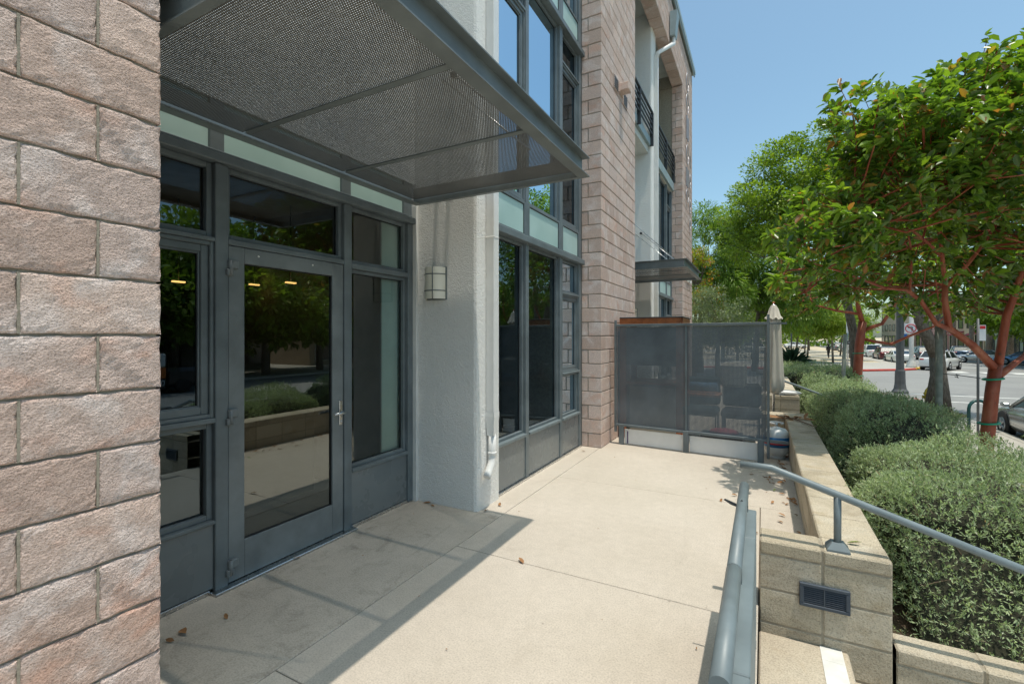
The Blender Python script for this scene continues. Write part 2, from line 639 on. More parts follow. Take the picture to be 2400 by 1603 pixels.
def block_mesh(dx, dy, dz, hero=0):
    """block with its split face at local +X; origin at the lower corner of the face at -Y"""
    key = (round(dx, 3), round(dy, 3), round(dz, 3), hero)
    if key in _cache:
        return _cache[key]
    m = MB()
    if not hero:
        m.box(-dx, 0, 0, dy, 0, dz, 0.007)
        vs, fs = m.v, m.f
    else:
        rr = random.Random(hero)
        ny, nz = max(6, int(dy / 0.024)), 8
        ph = [(rr.uniform(20, 60), rr.uniform(20, 60), rr.uniform(0, 6.3)) for _ in range(7)]

        def off(y, z):
            e = min(y, dy - y, z, dz - z)
            o = sum(math.sin(a * y + b * z + p) for a, b, p in ph) * 0.0011 + rr.uniform(-0.0012, 0.0012)
            if e < 0.004: o -= rr.uniform(0.003, 0.010)
            elif e < 0.010: o -= rr.uniform(0.0, 0.003)
            return o
        ys = [0, 0.007] + [dy * i / ny for i in range(1, ny)] + [dy - 0.007, dy]
        zs = [0, 0.007] + [dz * i / nz for i in range(1, nz)] + [dz - 0.007, dz]
        vs, fs = [], []
        for z in zs:
            for y in ys:
                jy = rr.uniform(-0.002, 0.002) if 0 < z < dz else 0
                jz = rr.uniform(-0.002, 0.002)
                vs.append((off(y, z), min(max(y + jy, -0.002), dy + 0.002), z + jz))
        W = len(ys)
        for j in range(len(zs) - 1):
            for i in range(W - 1):
                fs.append((j * W + i, j * W + i + 1, (j + 1) * W + i + 1, (j + 1) * W + i))
        n0 = len(vs)
        edge = [i for i in range(W)] + [j * W + W - 1 for j in range(1, len(zs))] + [(len(zs) - 1) * W + i for i in range(W - 2, -1, -1)] + [j * W for j in range(len(zs) - 2, 0, -1)]
        for e in edge:
            vs.append((-dx, vs[e][1], vs[e][2]))
        for a in range(len(edge)):
            b = (a + 1) % len(edge)
            fs.append((edge[b], edge[a], n0 + a, n0 + b))
    me = bpy.data.meshes.new('block')
    me.from_pydata(vs, [], fs)
    me.materials.append(MATS['split_block'])
    me.update()
    _cache[key] = me
    return me


def pillar(y0, y1, z1, label, single, lengths_from_end=False, hero=False, corner=True):
    core = MB().box(-3.3, FX - 0.014, y0 + (0.014 if corner else 0.0), y1 - 0.014, 0, z1).build('brick_pillar', 'mortar', B)
    core['label'] = label
    n = int(round(z1 / CH))
    rest = MB()

    def put(xf, dx, ya, yb, k, hv=0, own=True):
        za = k * CH + 0.005
        me = block_mesh(dx, yb - ya, CH - 0.010, hv)
        if own:
            place('block', me, core, (xf, ya, za))
        else:
            rest.box(xf - dx, xf, ya, yb, za, za + CH - 0.010, 0.007)
    for k in range(n):
        g = 0.0038
        if hero:
            y = y1
            L = 0.398 if k % 2 == 0 else 0.198
            while y > y0 + 0.02:
                a = max(y0, y - L)
                vis = a < y1 and y > 0.35 and k < 15
                put(FX, 0.11, a + g, y - g, k, (1 + (k * 3 + int(y * 7)) % 4) if vis else 0, vis)
                y = a
                L = 0.402
            continue
        if k % 2 == 0:
            put(FX, 0.20, y0, y0 + 0.40, k)
            put(FX - 0.212, 0.09, y0 + 0.002, y0 + 0.2, k)
            y = y0 + 0.404
        else:
            put(FX, 0.302, y0, y0 + 0.20, k)
            y = y0 + 0.204
        while y < y1 - 0.03:
            b = min(y1, y + 0.402)
            put(FX, 0.10, y, b, k, 0, single)
            y = b + 0.004
    if hero:
        vj = MB()
        for k in range(15):
            y = y1 - (0.398 if k % 2 == 0 else 0.198)
            while y > 0.3:
                vj.box(FX - 0.03, FX - 0.004, y - 0.004, y + 0.004, k * CH + 0.004, (k + 1) * CH - 0.004)
                y -= 0.402
        tag(vj.build('vertical_joints', 'mortar', core), kind='stuff')
    if rest.v:
        r = rest.build('block_courses', 'split_block', core)
        r['kind'] = 'stuff'
    return core


pillar(-1.07, 0.968, 10.15, 'near block pillar at the left edge of the picture', True, hero=True)
pillar(6.60, 8.64, 7.92, 'block pillar between the two canopies', True)
pillar(14.39, 16.45, 8.93, 'far block pillar at the corner of the building', False)

# upper masonry: lintel over the balcony, parapet, coping
lin = MB().box(-2.36, FX - 0.014, 8.64, 16.436, 8.96, 10.25)
lin.box(-3.3, FX - 0.014, 6.61, 8.64, 7.93, 10.25)
lin.box(-3.3, -2.362, 14.40, 16.43, 8.94, 10.25)
lintel = lin.build('block_lintel', 'mortar', B)
lb = MB()
for k in range(44, 50):
    y = 6.60 + (0.0 if k % 2 else -0.2)
    while y < 16.44:
        a, b = max(6.60, y), min(16.45, y + 0.40)
        lb.box(FX - 0.1, FX, a + 0.002, b - 0.002, k * CH + 0.03, k * CH + CH + 0.02, 0.006)
        y += 0.404
for k in range(39, 44):
    y = 6.60 + (0.0 if k % 2 else -0.2)
    while y < 8.62:
        a, b = max(6.60, y), min(8.64, y + 0.40)
        lb.box(FX - 0.1, FX, a + 0.002, b - 0.002, k * CH + 0.012, k * CH + CH, 0.006)
        y += 0.404
tag(lb.build('block_courses', 'split_block', lintel), kind='stuff')
y = 8.66
while y < 14.38:
    o = MB().box(-2.36, FX - 0.004, y + 0.004, y + 0.398, 8.945, 8.99, 0.006).build('soffit_block', 'split_block', lintel)
    y += 0.404
MB().box(-2.5, -1.97, -1.2, 16.62, 10.27, 10.43, 0.01).box(-2.02, -1.99, -1.2, 16.6, 10.2, 10.27).build('parapet_coping', 'fascia_paint', B)

# shell of rooms behind the facade
sh = MB()
sh.box(-9.0, -3.35, -1.2, 16.4, 3.06, 3.16)
sh.box(-9.0, -3.35, -1.2, 8.6, 6.0, 6.2)
sh.box(-9.0, -3.0, -1.2, 16.4, 10.0, 10.2)
sh.box(-9.1, -9.0, -1.2, 16.4, 0, 10.2)
sh.box(-9.0, -3.05, -1.3, -1.2, 0, 10.2)
sh.box(-9.0, -3.3, 16.3, 16.4, 0, 10.2)
sh.box(-9.0, -3.3, 3.68, 3.78, 0, 10.2)
sh.box(-9.0, -3.3, 7.5, 7.6, 0, 10.2)
sh.box(-9.0, -3.3, 11.45, 11.55, 0, 10.2)
sh.build('interior_shell', 'room_wall', B)
MB().box(-9.0, -3.14, -1.2, 3.68, -0.06, -0.004).box(-9.0, -2.44, 3.78, 16.3, -0.06, -0.004).build('interior_floor', 'room_floor', B)
# wall above the recessed entrance and sides of the upper floors
up = MB()
up.box(-3.3, -3.05, -1.2, 3.66, 3.12, 10.2)
up.box(-3.3, -3.05, 8.64, 11.4, 3.14, 5.95)
up.build('upper_wall', 'stucco', B)


def bars(m, X, D, y0, y1, z0, z1, w, c=0.004):
    """rectangular frame of four bars, front at X"""
    wl, wr, wb, wt = w
    m.box(X - D, X, y0, y0 + wl, z0, z1, c)
    m.box(X - D, X, y1 - wr, y1, z0, z1, c)
    m.box(X - D, X, y0 + wl, y1 - wr, z0, z0 + wb, c)
    m.box(X - D, X, y0 + wl, y1 - wr, z1 - wt, z1, c)


def window(X, y0, y1, z0, z1, fw=0.03, D=0.06, glass='glass_window', inset=0.02, name='window', sash=False, label=None):
    m = MB()
    bars(m, X, D, y0, y1, z0, z1, (fw, fw, fw, fw))
    if sash:
        s = fw + 0.045
        bars(m, X - 0.018, D, y0 + fw, y1 - fw, z0 + fw, z1 - fw, (0.045, 0.045, 0.05, 0.045))
        bars(m, X - 0.030, D - 0.01, y0 + s, y1 - s, z0 + s, z1 - s, (0.012,) * 4, 0.002)
        fw = s + 0.01
    w = m.build(name, 'frame_paint', B)
    if label: w['label'] = label
    gx = X - inset - (0.025 if sash else 0.02)
    e = 0.004
    p = MB().quad((gx, y0 + fw - e, z0 + fw - e), (gx, y1 - fw + e, z0 + fw - e), (gx, y1 - fw + e, z1 - fw + e), (gx, y0 + fw - e, z1 - fw + e)).build('glass_pane', glass, w)
    g = MB()
    t = 0.006
    bars(g, gx + 0.006, 0.012, y0 + fw - 0.001, y1 - fw + 0.001, z0 + fw - 0.001, z1 - fw + 0.001, (t,) * 4, 0)
    g.build('gasket', 'gasket', w)
    return w


def panel(X, y0, y1, z0, z1, name='metal_panel', mat='panel_paint'):
    return MB().box(X - 0.03, X, y0, y1, z0, z1, 0.004).build(name, mat, B)


# --- bay 1: entrance storefront, set back behind the near pillar
S1 = -3.04
XW = S1 - 0.035       # plane of the window frames inside the mullions
for ya, yb in ((0.972, 1.03), (1.726, 1.808), (2.762, 2.842), (3.549, 3.618)):
    MB().box(S1 - 0.13, S1, ya, yb, 0.012, 2.715, 0.005).build('mullion', 'frame_paint', B)
for ya, yb in ((0.972, 1.03), (1.70, 1.79), (2.745, 2.842), (3.50, 3.618)):
    MB().box(S1 - 0.10, S1 - 0.012, ya, yb, 2.80, 3.12, 0.004).build('mullion', 'frame_paint', B)
MB().box(S1 - 0.13, S1 + 0.035, 0.972, 3.64, 2.716, 2.774, 0.006).build('transom_bar', 'frame_paint', B)
MB().box(S1 - 0.10, S1 - 0.004, 0.972, 3.618, 2.776, 2.80, 0.003).build('transom_rail', 'frame_paint', B)
for ya, yb in ((1.03, 1.70), (1.79, 2.745), (2.842, 3.50)):
    o = MB().box(S1 - 0.05, S1 - 0.035, ya, yb, 2.80, 3.12).build('frosted_pane', 'frosted_glass', B)
# left sidelight: panel, fixed light, casement, transom light
panel(S1 - 0.02, 1.03, 1.726, 0.03, 0.44)
MB().box(S1 - 0.08, S1 + 0.004, 1.03, 1.726, 0.44, 0.462, 0.004).build('sill_rail', 'frame_paint', B)
window(XW, 1.03, 1.726, 0.462, 1.075, 0.035, label='fixed light below the casement left of the door')
MB().box(S1 - 0.08, S1 + 0.006, 1.03, 1.726, 1.076, 1.106, 0.004).build('sill_rail', 'frame_paint', B)
window(XW + 0.02, 1.03, 1.726, 1.107, 2.215, 0.025, sash=True, label='casement window left of the glass door')
MB().box(S1 - 0.08, S1 - 0.002, 1.03, 1.726, 2.216, 2.244, 0.004).build('sill_rail', 'frame_paint', B)
window(XW, 1.03, 1.726, 2.245, 2.715, 0.035)
# door opening
MB().box(S1 - 0.09, S1 - 0.004, 1.808, 2.762, 2.212, 2.25, 0.004).build('door_head', 'frame_paint', B)
window(XW, 1.808, 2.762, 2.251, 2.715, 0.03, label='transom window above the glass door')
MB().box(S1 - 0.16, S1 + 0.05, 1.70, 2.86, 0.0, 0.018, 0.004).build('threshold', 'steel', B)
dm = MB()
bars(dm, S1 - 0.012, 0.045, 1.815, 2.757, 0.022, 2.208, (0.107, 0.108, 0.243, 0.103), 0.003)
door = dm.build('entrance_door', 'door_paint', B)
door['label'] = 'grey metal door with a tall dark glass pane'
MB().quad((S1 - 0.035, 1.92, 0.262), (S1 - 0.035, 2.651, 0.262), (S1 - 0.035, 2.651, 2.107), (S1 - 0.035, 1.92, 2.107)).build('glass_pane', 'glass_door', door)
g = MB()
bars(g, S1 - 0.026, 0.015, 1.921, 2.650, 0.264, 2.106, (0.008,) * 4, 0)
g.build('gasket', 'gasket', door)
for hz in (0.13, 1.102, 2.066):
    h = MB()
    h.box(S1 - 0.012, S1 + 0.022, 1.788, 1.835, hz - 0.055, hz - 0.012, 0.005)
    h.box(S1 - 0.012, S1 + 0.022, 1.80, 1.865, hz - 0.008, hz + 0.045, 0.005)
    h.tube([(S1 + 0.016, 1.815, hz - 0.05), (S1 + 0.016, 1.815, hz + 0.045)], 0.012, 8)
    h.build('hinge', 'door_paint', door)
hd = MB().box(S1 - 0.012, S1 + 0.0, 2.71, 2.742, 0.895, 1.095, 0.004)
hd.tube([(S1, 2.726, 1.0), (S1 + 0.045, 2.726, 1.0), (S1 + 0.05, 2.71, 1.0), (S1 + 0.05, 2.61, 0.998)], 0.0095, 10)
hd.lathe([(0.011, 0), (0.011, 0.006)], (S1, 2.726, 0.925), 12, 'X')
hd.build('door_handle', 'steel', door)
for yy in (2.02, 2.46):
    MB().lathe([(0.007, 0), (0.007, 0.004)], (S1 - 0.013, yy, 2.165), 8, 'X').build('screw_head', 'white_paint', door)
# right sidelight
panel(S1 - 0.02, 2.842, 3.549, 0.03, 0.474)
MB().box(S1 - 0.08, S1 + 0.006, 2.842, 3.549, 0.474, 0.505, 0.004).build('sill_rail', 'frame_paint', B)
window(XW, 2.842, 3.549, 0.505, 2.188, 0.03, glass='glass_clear', label='tall sidelight right of the glass door')
MB().box(S1 - 0.08, S1 - 0.002, 2.842, 3.549, 2.189, 2.236, 0.004).build('sill_rail', 'frame_paint', B)
window(XW, 2.842, 3.549, 2.237, 2.715, 0.03, glass='glass_clear')
for a, b in ((0.97, 1.70), (2.86, 3.62)):
    MB().box(S1 - 0.05, S1 - 0.012, a, b, 0.0, 0.028, 0.003).build('base_flashing', 'steel', B)

# --- stucco columns
for y0, y1 in ((3.655, 4.06), (11.36, 11.80)):
    m = MB()
    c = 0.035
    ol = [(-3.25, y0), (-2.32 - c, y0), (-2.32 - c * 0.3, y0 + c * 0.3), (-2.32, y0 + c), (-2.32, y1), (-3.25, y1)]
    m.prism(ol, 0, 10.0, 'Z')
    o = m.build('stucco_column', 'stucco', B)
    MB().box(-3.06, -3.0, y0 - 0.036, y0 - 0.001, 0, 2.9, 0.003).build('corner_trim', 'white_paint', B)

# --- bay 2 and its twin: tall window bay with frosted spandrels
def window_bay(ya, yb, m1, m2, top, detail):
    X = -2.36
    Xw = X - 0.035
    cols = [(ya, m1[0]), (m1[1], m2[0]), (m2[1], yb - 0.10)]
    for a, b in (m1, m2, (yb - 0.10, yb - 0.004)):
        MB().box(X - 0.12, X, a, b, 0.0, top, 0.005).build('mullion', 'frame_paint', B)
    ang = [(ya, m1[0]), (m1[1], m2[0]), (m2[1], yb - 0.1)]
    for i, (a, b) in enumerate(cols):
        panel(X - 0.012, a, b, 0.03, 0.49)
        MB().box(X - 0.07, X + 0.018, a, b, 0.491, 0.525, 0.004).build('sill_rail', 'rail_paint', B)
    MB().box(X - 0.05, X + 0.012, ya, yb, 0.0, 0.028, 0.003).build('base_flashing', 'steel', B)
    for i, (a, b) in enumerate(cols):
        if i == 2:
            window(Xw, a, b, 0.526, 1.10, 0.03)
            MB().box(X - 0.07, X + 0.01, a, b, 1.101, 1.128, 0.004).build('sill_rail', 'rail_paint', B)
            window(Xw + 0.02, a, b, 1.129, 2.185, 0.022, sash=True)
            MB().box(X - 0.07, X - 0.001, a, b, 2.186, 2.215, 0.004).build('sill_rail', 'frame_paint', B)
            window(Xw, a, b, 2.216, 2.665, 0.03)
        else:
            window(Xw, a, b, 0.526, 2.665, 0.03)
    MB().box(X - 0.13, X + 0.05, ya, yb, 2.667, 2.738, 0.006).build('transom_bar', 'frame_paint', B)
    for a, b in cols:
        window(X - 0.004, a, b, 2.745, 3.135, 0.028, glass='frosted_glass', D=0.05, inset=-0.005, name='frosted_window')
    z2 = 5.722 if detail else 5.80
    for i, (a, b) in enumerate(cols):
        if i == 1:
            window(Xw, a, b, 3.14, z2, 0.03)
        else:
            window(Xw + 0.02, a, b, 3.14, 5.285, 0.022, sash=True)
            MB().box(X - 0.07, X - 0.001, a, b, 5.286, 5.316, 0.004).build('sill_rail', 'frame_paint', B)
            window(Xw, a, b, 5.317, z2, 0.03)
    if detail:
        MB().box(X - 0.13, X + 0.05, ya, yb, 5.724, 5.795, 0.006).build('transom_bar', 'frame_paint', B)
        for i, (a, b) in enumerate(cols):
            window(X - 0.004, a, b, 5.80, 6.19, 0.028, glass='frosted_glass', D=0.05, inset=-0.005, name='frosted_window')
            window(Xw, a, b, 6.2, 8.7, 0.03)


window_bay(4.06, 6.60, (4.752, 4.829), (5.765, 5.855), 8.75, True)
window_bay(11.80, 14.39, (12.52, 12.60), (13.53, 13.62), 5.84, False)
MB().box(-3.3, -2.4, 4.06, 6.6, 8.75, 10.0).build('upper_wall', 'stucco', B)
# slim storefront in the second recess (mostly hidden by pillar and screen)
for a, b in ((8.66, 9.4), (9.42, 10.4), (10.42, 11.3)):
    window(S1, a, b, 0.02, 2.7, 0.06)
MB().box(S1 - 0.1, S1 + 0.03, 8.64, 11.36, 2.71, 3.12, 0.005).build('transom_bar', 'frame_paint', B)

# --- third-storey balcony of the second module: slab edge, soffit, railings, back wall
MB().box(-4.6, -2.34, 8.641, 11.36, 6.115, 6.30, 0.008).build('balcony_slab', 'fascia_paint', B)
MB().box(-4.6, -2.30, 11.80, 14.388, 5.86, 6.10, 0.008).build('balcony_slab', 'fascia_paint', B)
for bb in ((-4.6, -2.40, 8.642, 11.359, 5.96, 6.11), (-4.6, -2.38, 8.642, 14.388, 9.27, 9.33), (-4.6, -2.36, 11.801, 14.387, 5.84, 5.858)):
    MB().box(*bb).build('balcony_soffit', 'white_soffit', B)
MB().box(-4.7, -4.6, 8.64, 14.39, 6.1, 9.3).build('balcony_back_wall', 'stucco', B)
MB().box(-4.6, -2.36, 11.45, 11.70, 6.1, 9.27).build('balcony_divider', 'stucco', B)
for y0, y1 in ((8.66, 11.34), (11.84, 14.37)):
    rl = MB()
    rl.box(-2.33, -2.28, y0, y1, 6.87, 6.91, 0.006)
    for i in range(4):
        rl.box(-2.32, -2.29, y0, y1, 6.36 + i * 0.125, 6.385 + i * 0.125)
    for yy in (y0, (y0 + y1) / 2, y1 - 0.04):
        rl.box(-2.35, -2.27, yy, yy + 0.04, 6.10, 6.87)
    rl.build('balcony_railing', 'dark_metal', B)

# interior glimpses
MB().box(-3.17, -3.15, 3.30, 3.545, 0.02, 2.72).build('room_partition', 'curtain', B)
MB().box(-5.2, -4.2, 1.1, 3.4, 0.0, 0.9).box(-8.9, -8.0, -1.0, 3.5, 0.0, 2.2).build('kitchen_counter', 'room_floor', B)

k = NT('lamp_glow')
k.bsdf.inputs['Emission Color'].default_value = (1.0, 0.55, 0.18, 1)
k.bsdf.inputs['Emission Strength'].default_value = 2.2
k.set((0.8, 0.6, 0.3), 0.5)
for i, (x, y, z, lab) in enumerate(((-5.4, 2.69, 2.19, 'small warm lamp glowing behind the casement window'), (-5.4, 3.52, 2.24, 'warm strip lamp inside the door, nearer the hinge side'), (-4.6, 3.42, 2.21, 'warm strip lamp inside the door, nearer the handle side'))):
    lm = thing('pendant_lamp', lab, 'lamp', (x, y, z + 0.7), 'lamps inside the ground floor room')
    MB().tube([(x, y, z + 0.02), (x, y, 3.06)], 0.006, 6).build('cord', 'dark_metal', lm)
    MB().box(x - 0.02, x + 0.02, y - 0.06, y + 0.06, z - 0.008, z + 0.008, 0.003).build('light_strip', 'lamp_glow', lm)

# small fittings on pillar 2: two louvred vents and a scupper
for yc, zc, lab in ((7.34, 5.62, 'upper'), (7.9, 5.59, 'lower')):
    v = MB().box(FX, FX + 0.012, yc - 0.13, yc + 0.13, zc - 0.11, zc + 0.11, 0.004)
    vent = v.build('wall_vent', 'split_block', B)
    for i in range(7):
        zz = zc - 0.09 + i * 0.028
        MB().box(FX + 0.010, FX + 0.016, yc - 0.11, yc + 0.11, zz, zz + 0.014).build('louvre', 'dark_metal', vent)
MB().box(FX - 0.02, FX + 0.16, 7.53, 7.72, 5.60, 5.72, 0.01).box(FX, FX + 0.02, 7.5, 7.75, 5.57, 5.74).build('scupper', 'split_block', B)
MB().box(FX, FX + 0.004, 15.9, 16.05, 7.0, 7.4).build('wall_vent', 'dark_metal', B)

# ------------------------------------------------------------------ canopies
def canopy(y0, y1, cross, label, col_y, pil_y):
    xo, xi, z0, z1 = -1.22, -2.985, 2.89, 3.045
    t = thing('metal_canopy', label, 'canopy', ((xo + xi) / 2, (y0 + y1) / 2, z0), 'perforated metal canopies on the facade')
    fl = 0.085
    # front channel opens outwards: web set back between two flanges
    m = MB()
    m.box(xo - fl, xo, y0, y1, z0, z0 + 0.008)
    m.box(xo - fl, xo, y0, y1, z1 - 0.008, z1)
    m.box(xo - 0.062, xo - 0.052, y0 + 0.034, y1 - 0.034, z0 + 0.0085, z1 - 0.0085)
    m.build('front_channel', 'canopy_paint', t)
    for ya, s in ((y0, 1), (y1, -1)):
        m = MB()
        m.box(xi, xo - fl - 0.002, ya, ya + s * 0.042, z0, z0 + 0.008)
        m.box(xi, xo - fl - 0.002, ya, ya + s * 0.042, z1 - 0.008, z1)
        m.box(xi, xo - 0.064, ya + s * 0.032, ya + s * 0.0415, z0 + 0.0085, z1 - 0.0085)
        m.build('end_channel', 'canopy_paint', t)
    MB().box(xi, xi + 0.07, y0 + 0.044, y1 - 0.044, z0, z0 + 0.01).box(xi - 0.01, xi - 0.001, y0 + fl, y1 - fl, z0, z1).build('wall_angle', 'canopy_paint', t)
    ys = [y0 + 0.04] + list(cross) + [y1 - 0.04]
    for c in cross:
        MB().box(xi + 0.07, xo - fl - 0.002, c - 0.02, c + 0.02, z0 + 0.034, z0 + 0.042).build('cross_bar', 'canopy_paint', t)
    for a, b in zip(ys[:-1], ys[1:]):
        MB().quad((xi + 0.02, a + 0.006, z0 + 0.046), (xo - 0.066, a + 0.006, z0 + 0.046), (xo - 0.066, b - 0.006, z0 + 0.046), (xi + 0.02, b - 0.006, z0 + 0.046)).build('perforated_panel', 'perforated_canopy', t)
    for dx in (0.0, -0.14):
        MB().tube([(-2.57 + dx, col_y, 4.08), (-1.42 + dx, y1 - 0.4, z1 - 0.01)], 0.008, 8).build('tie_rod', 'steel', t)
    MB().tube([(-2.5, pil_y, 4.08), (-1.42, y0 + 0.4, z1 - 0.01)], 0.008, 8).build('tie_rod', 'steel', t)
    MB().lathe([(0.03, -0.03), (0.03, -0.002)], (-2.57, col_y, 4.08), 10, 'Y').build('rod_anchor', 'dark_metal', t)
    return t


canopy(1.02, 3.60, (1.86, 2.68), 'large perforated grey canopy over the glass door', 3.653, 0.97)
canopy(9.05, 11.33, (9.8, 10.55), 'small distant canopy beyond the block pillar', 11.358, 8.645)

# ------------------------------------------------------------------ fittings on the facade
def sconce(x0, x1, y, z0, z1, label, group=None):
    xc, w, h = (x0 + x1) / 2, x1 - x0, z1 - z0
    t = thing('wall_lamp', label, 'wall lamp', (xc, y, z0), 'half-round sconces on the stucco columns')
    MB().box(x0 - 0.012, x1 + 0.012, y - 0.014, y, z0 - 0.008, z1 + 0.008, 0.004).build('back_plate', 'canopy_paint', t)
    n = 14
    vs, fs = [], []
    for i in range(n + 1):
        a = math.pi * i / n
        for z in (z0, z1):
            vs.append((xc - math.cos(a) * w / 2, y - 0.014 - math.sin(a) * 0.10, z))
    for i in range(n):
        fs.append((2 * i, 2 * i + 2, 2 * i + 3, 2 * i + 1))
    MB().add(vs, fs, True).build('shade', 'lamp_shade_glass', t)
    fr = MB()
    for z in (z0 + h * 0.26, z1 - h * 0.22):
        fr.tube([(xc - math.cos(math.pi * i / 14) * (w / 2 + 0.003), y - 0.014 - math.sin(math.pi * i / 14) * 0.103, z) for i in range(15)], 0.005, 6)
    fr.tube([(xc + 0.035, y - 0.116, z0), (xc + 0.035, y - 0.116, z1)], 0.005, 6)
    fr.build('cage', 'canopy_paint', t)
    return t


k = NT('lamp_shade_glass')
k.set((0.86, 0.82, 0.70), 0.35)
sconce(-2.885, -2.665, 3.655, 1.975, 2.275, 'half-round wall lamp on the near stucco column by the door')
sconce(-2.885, -2.665, 11.36, 1.975, 2.275, 'distant wall lamp under the small far canopy')


def downspout(x, y0, y1, ztop, label, head=None):
    t = thing('downspout', label, 'downspout', (x + 0.05, (y0 + y1) / 2, 0.3), 'white rainwater pipes on the stucco columns')
    m = MB().box(x + 0.002, x + 0.093, y0, y1, 0.885, ztop, 0.006)
    m.build('square_pipe', 'white_plastic', t)
    for z in (2.55, 5.3):
        if z < ztop: MB().box(x + 0.001, x + 0.097, y0 - 0.004, y1 + 0.004, z, z + 0.012, 0.003).build('joint_band', 'white_plastic', t)
    xc, yc = x + 0.048, (y0 + y1) / 2
    m = MB()
    a = [(x + 0.0, y0 - 0.006), (x + 0.098, y0 - 0.006), (x + 0.098, y1 + 0.006), (x + 0.0, y1 + 0.006)]
    b = [(xc - 0.035, yc - 0.035), (xc + 0.035, yc - 0.035), (xc + 0.035, yc + 0.035), (xc - 0.035, yc + 0.035)]
    m.add([(p[0], p[1], 0.905) for p in a] + [(p[0], p[1], 0.86) for p in a] + [(p[0], p[1], 0.68) for p in b],
          [(0, 1, 5, 4), (1, 2, 6, 5), (2, 3, 7, 6), (3, 0, 4, 7), (4, 5, 9, 8), (5, 6, 10, 9), (6, 7, 11, 10), (7, 4, 8, 11)])
    m.build('transition', 'white_plastic', t)
    MB().tube([(xc, yc, 0.70), (xc, yc, 0.52), (xc, yc, 0.46), (xc + 0.003, yc - 0.02, 0.41), (xc + 0.006, yc - 0.09, 0.33), (xc + 0.006, yc - 0.11, 0.308)], 0.037, 14).build('outlet_pipe', 'white_plastic', t)
    MB().lathe([(0.041, 0), (0.044, 0.004), (0.044, 0.02), (0.041, 0.025)], (xc, yc, 0.50), 14).build('collar', 'white_plastic', t)
    if head:
        hy = head
        MB().tube([(x + 0.06, yc, ztop - 0.05), (x + 0.08, yc, ztop + 0.06), (-2.0, hy - 0.15, ztop + 0.45), (-1.98, hy, ztop + 0.55), (-1.98, hy, ztop + 0.75)], 0.05, 10).build('offset_pipe', 'white_plastic', t)
        MB().prism([(-2.045, ztop + 0.7), (-1.92, ztop + 0.7), (-1.86, ztop + 1.3), (-2.045, ztop + 1.3)], hy - 0.14, hy + 0.14, 'Y').build('conductor_head', 'fascia_paint', t)
    return t


downspout(-2.32, 3.808, 3.893, 9.9, 'white square downspout on the near stucco column')
downspout(-2.32, 11.62, 11.71, 8.4, 'distant white downspout rising to a box under the parapet', 12.3)

# lettering on the far pillar: house number and a column of raised shapes
def text(body, size, loc, rot, mat, parent, name='lettering', ext=0.01, align='CENTER'):
    cu = bpy.data.curves.new(name, 'FONT')
    cu.body = body
    cu.size = size
    cu.extrude = ext
    cu.align_x = align
    cu.materials.append(MATS[mat])
    tmp = bpy.data.objects.new(name, cu)
    COL.objects.link(tmp)
    me = bpy.data.meshes.new_from_object(tmp.evaluated_get(bpy.context.evaluated_depsgraph_get()))
    bpy.data.objects.remove(tmp)
    o = bpy.data.objects.new(name, me)
    COL.objects.link(o)
    if parent is not None:
        o.parent = parent
        o.location = Vector(loc) - world_loc(parent)
    else:
        o.location = loc
    o.rotation_euler = rot
    return o


num = thing('house_number', 'white house number above the small far canopy', 'house number', (FX + 0.02, 15.3, 3.2))
text('13045', 0.52, (FX + 0.03, 15.35, 3.28), (R(90), 0, R(90)), 'white_paint', num, 'numerals', 0.015)
sg = thing('vertical_sign', 'column of raised pale shapes on the far corner pillar', 'sign', (FX + 0.02, 15.1, 5.8))
for i, (zc, hh, kind) in enumerate(((9.35, 0.55, 'O'), (8.7, 0.6, 'O'), (7.95, 0.7, 'I'), (7.15, 0.6, 'O'), (6.45, 0.55, 'I'), (5.9, 0.4, 'O'))):
    m = MB()
    if kind == 'O':
        m.tube([(FX + 0.03, 15.15 + 0.2 * math.cos(a * math.pi / 8), zc + hh / 2 * math.sin(a * math.pi / 8)) for a in range(17)], 0.013, 6)
    else:
        m.box(FX + 0.005, FX + 0.05, 15.0, 15.07, zc - hh / 2, zc + hh / 2).box(FX + 0.005, FX + 0.05, 15.25, 15.32, zc - hh / 2, zc + hh / 2)
    m.build('raised_shape', 'pole_steel', sg)
for i, zc in enumerate((6.5, 5.7, 5.1)):
    MB().tube([(FX + 0.03, 15.75 + 0.08 * math.cos(a * math.pi / 6), zc + 0.22 * math.sin(a * math.pi / 6)) for a in range(13)], 0.010, 6).build('raised_shape', 'pole_steel', sg)

# ------------------------------------------------------------------ terrace, steps
GAP = 0.003
ter = MB().box(-3.05, -0.025, -3.0, 8.9, -0.5, -0.012).box(-0.025, 0.31, 3.2, 8.9, -0.5, -0.012).box(-3.05, -0.025, 8.9, 16.4, -0.5, -0.012).build('terrace', 'soil')
tag(ter, kind='structure')


def slab(x0, x1, y0, y1, mat='terrace_concrete'):
    MB().box(x0 + GAP, x1 - GAP, y0 + GAP, y1 - GAP, -0.15, 0.0, 0.003).build('concrete_slab', mat, ter)


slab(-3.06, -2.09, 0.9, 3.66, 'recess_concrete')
slab(-3.06, -2.09, -3.0, 0.9)
slab(-3.06, -2.09, 3.66, 9.0)
for a, b in ((-3.0, -0.5), (-0.5, 1.47), (1.47, 3.0)):
    slab(-2.09, -0.022, a, b)
slab(-2.09, -0.022, 3.0, 5.03)
slab(-0.022, 0.31, 3.42, 5.03)
slab(-2.09, 0.31, 5.03, 7.05)
slab(-2.09, 0.31, 7.05, 8.9)
slab(-3.06, -0.02, 8.9, 12.8)
slab(-3.06, 0.31, 12.8, 16.4)

